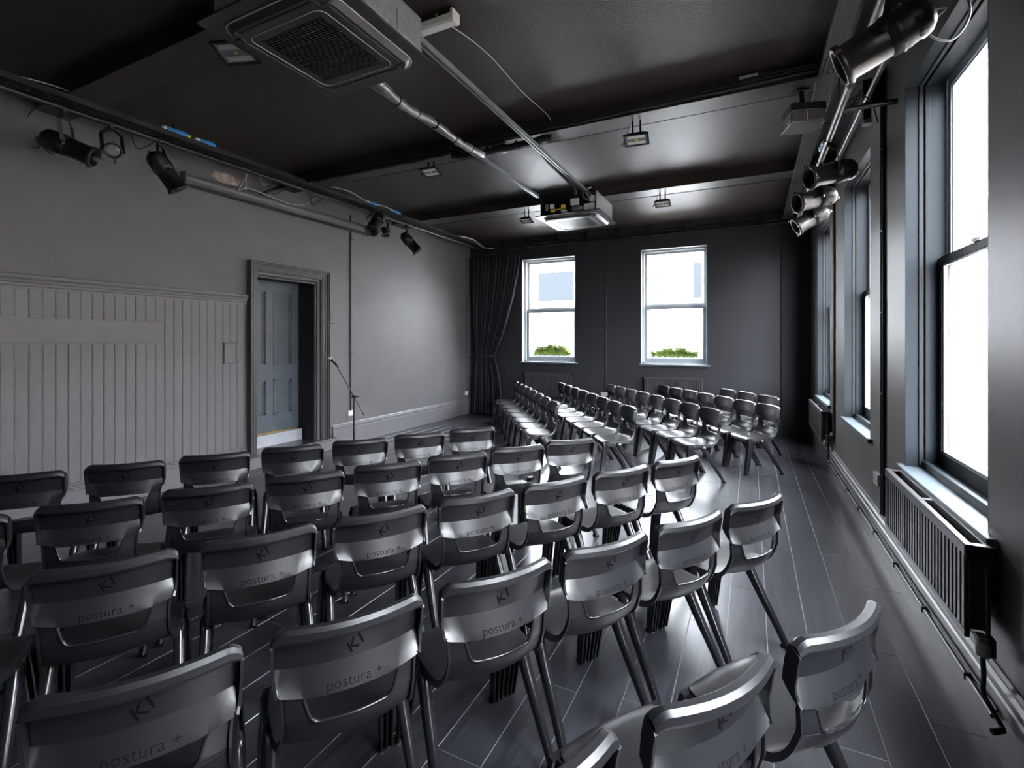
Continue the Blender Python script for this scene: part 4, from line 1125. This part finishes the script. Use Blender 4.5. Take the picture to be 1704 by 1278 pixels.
# profile spotlights ------------------------------------------------------------------
def spotlight(label, centre, direction, bar, L=.42, R=.09, pair_side=1, cable=True, small=False):
    """bar = point on the bar that the hook clamp grips; direction = from rear dome to lens"""
    c = Vector(centre); bar = Vector(bar); t = thing('stage_spotlight', label, 'spotlight', bar)
    d = Vector(direction).normalized(); mm = Matrix.Translation(c - bar) @ rotz_to(d)
    h = L / 2
    MB().lathe([(R * .96, -h * .05), (R * .96, h * .82), (R * 1.10, h * .84), (R * 1.12, h * .98), (R * 1.02, h), (R * .86, h * .98), (R * .80, h * .55)], mm, 24).build('lens_tube', M['black_metal'], t)
    MB().lathe([(R * 1.05, -h * .42), (R * 1.05, -h * .05), (R * .98, -h * .03)], mm, 24).lathe([(R * 1.1, -h * .28), (R * 1.1, -h * .22)], mm, 24).build('middle_collar', M['black_metal'], t)
    dome = MB().lathe([(R * 1.0, -h * .42), (R * 1.02, -h * .70), (R * .92, -h * .84), (R * .62, -h * .97), (R * .25, -h * 1.02), (0, -h * 1.03)], mm, 24).build('lamp_dome', M['black_metal'], t)
    mb = MB()
    for k in range(8):
        a = k * PI / 4 + .2; q = Vector((math.cos(a) * R * 1.0, math.sin(a) * R * 1.0, -h * .58))
        b_ = MB().cbox(q, .008, .026, .014, Matrix.Rotation(a, 3, 'Z')); mb.add([tuple(mm @ Vector(v)) for v in b_.v], b_.f)
    vsl = mb.build('vent_slots', M['black_flat'], dome); vsl['kind'] = 'stuff'
    MB().lathe([(0, h * .50), (R * .45, h * .52), (R * .79, h * .50)], mm, 20).build('lens', M['lens'], t)
    mb = MB()
    for k in range(3):
        a = k * 2 * PI / 3 + .6; q = Vector((math.cos(a) * R * 1.16, math.sin(a) * R * 1.16, h * .95))
        b_ = MB().cbox(q, .02, .012, .03, Matrix.Rotation(a, 3, 'Z')); mb.add([tuple(mm @ Vector(v)) for v in b_.v], b_.f)
    gc = mb.build('gel_clips', M['copper'], t); gc['kind'] = 'stuff'
    side = d.cross(Vector((0, 0, 1)))
    if side.length < .2: side = Vector((1, 0, 0))
    side.normalize()
    top = Vector((0, 0, -.045)); a1 = c - bar + side * R * 1.18; a2 = c - bar - side * R * 1.18
    up = (top - (c - bar)); up1 = up * .72
    pts = [a1, a1 + up1, top + side * .02, top - side * .02, a2 + up1, a2]
    mb = MB()
    for p, q in zip(pts, pts[1:]):
        v = (q - p)
        if v.length > 1e-4: mb.cbox((p + q) / 2, .005, .030, v.length + .004, rotz_to(v).to_3x3())
    mb.build('yoke', M['black_metal'], t)
    for s_ in (a1, a2): MB().lathe([(0, 0), (.016, 0), (.018, .012), (0, .02)], Matrix.Translation(s_) @ rotz_to((s_ - (c - bar))), 10).build('tilt_knob', M['black_metal'], t)
    ck = MB()
    for k in range(8):
        a0 = -0.6 + k * 4.4 / 8; a1_ = -0.6 + (k + 1) * 4.4 / 8
        p = Vector((math.cos(a0) * .032, 0, math.sin(a0) * .032)); q = Vector((math.cos(a1_) * .032, 0, math.sin(a1_) * .032))
        ck.cbox((p + q) / 2, .009, .028, (q - p).length + .004, rotz_to(q - p).to_3x3())
    ck.box(-.012, .030, -.014, .014, -.05, -.026); ck.tube([(.045, 0, -.01), (.028, 0, -.01)], .006, 8)
    ck.build('hook_clamp', M['black_metal'], t)
    if cable:
        e = mm @ Vector((0, 0, -h * .98)); g = mm @ Vector((R * .9, 0, -h * .3))
        MB().tube(arc_pts([e, e - d * .05 + Vector((0, 0, -.04)), (e + g) / 2 + Vector((0, 0, -.09)), g + Vector((0, 0, -.05)), g], 5), .004, 6).build('tail_cable', M['cable_white'] if pair_side > 0 else M['black_rubber'], t)
Rv = Vector((math.cos(YAW), math.sin(YAW), 0)); Uv = Vector((0, 0, 1)); Fv = Vector((-math.sin(YAW), math.cos(YAW), 0))
def barR(y): return (.575, y, 3.32)
def barL(y): return (-5.30, y, 3.655)
c = px(1470, 66, 2.2); spotlight('largest black spotlight at top right, nearest on the steel bar', c, -Rv * .78 - Uv * .42 + Fv * .55, barR(c.y + .02), .37, .090)
c = px(1384, 288, 4.0); spotlight('second black spotlight on the right bar, pale wire loop at its tail', c, -Rv * .95 - Uv * .20 + Fv * .05, barR(c.y), .38, .086)
c = px(1357, 331, 4.5); spotlight('third black spotlight on the right bar, just beneath the second', c, -Rv * .95 - Uv * .22 + Fv * .0, barR(c.y), .36, .086)
c = px(1350, 364, 5.1); spotlight('farthest black spotlight on the right bar, lit along its edge', c, -Rv * .85 - Uv * .50 + Fv * .25, barR(c.y), .34, .086)
c = px(115, 245, 4.2); spotlight('long black spotlight nearest on the left bar', c, Rv * .88 - Uv * .36 + Fv * .30, barL(2.02), .40, .085, -1)
c = px(276, 286, 4.62); spotlight('black spotlight pointing steeply down above the screen case start', c, Rv * .35 - Uv * .78 + Fv * .40, barL(2.76), .38, .085, -1)
c = px(626, 371, 7.38); spotlight('black spotlight angled toward the camera beyond the screen case end', c, -Rv * .12 - Uv * .62 - Fv * .55, barL(5.78), .42, .092, -1)
c = px(683, 404, 7.9); spotlight('farthest black spotlight on the left bar', c, Rv * .60 - Uv * .70 + Fv * .12, barL(6.62), .38, .080, -1)
c = px(188, 250, 4.38); spotlight('small black par lamp beside the nearest left spotlight', c, Rv * .55 - Uv * .30 - Fv * .65, barL(2.36), .17, .062, -1)
c = px(641, 385, 7.6); spotlight('small boxy black lamp between the two far left spotlights', c, Rv * .2 - Uv * .8 - Fv * .3, barL(6.05), .15, .05, -1, cable=False)
# small bulb-ended transmitter on the right wall conduit
sb = thing('wall_sensor', 'small black sensor with pale tip on the right wall above the middle window', 'sensor', (.80, 4.60, 3.47))
MB().box(-.02, .03, -.03, .03, -.10, .03).build('housing', M['black_metal'], sb, bevel=.005)
MB().box(-.02, .035, -.035, .035, -.135, -.10).build('tip', M['cable_white'], sb, bevel=.004)
MB().box(-.026, -.02, -.01, .01, -.03, -.01).build('indicator', M['red'], sb)
# exposed patch of wall behind the cables
pt = MB().add([(XL + .003, 3.62, 3.64), (XL + .003, 3.74, 3.60), (XL + .003, 3.95, 3.615), (XL + .003, 4.0, 3.69), (XL + .003, 3.85, 3.73), (XL + .003, 3.66, 3.72)], [(0, 1, 2, 3, 4, 5)])
vs = pt.v[:]; pt.v += [(x - .004, y, z) for x, y, z in vs]; n6 = 6
for k in range(6): pt.f.append((k, (k + 1) % 6, 6 + (k + 1) % 6, 6 + k)); pt.smooth.append(False)
M['patch'] = mat('bare_pinkish_plaster', (0.30, 0.24, 0.21), 0.7, var=0.5, vscale=12)
tag(pt.build('bare_plaster_patch', M['patch']), 'small bare plaster patch behind the cables on the left wall', 'patch')
#@@OBJECTS
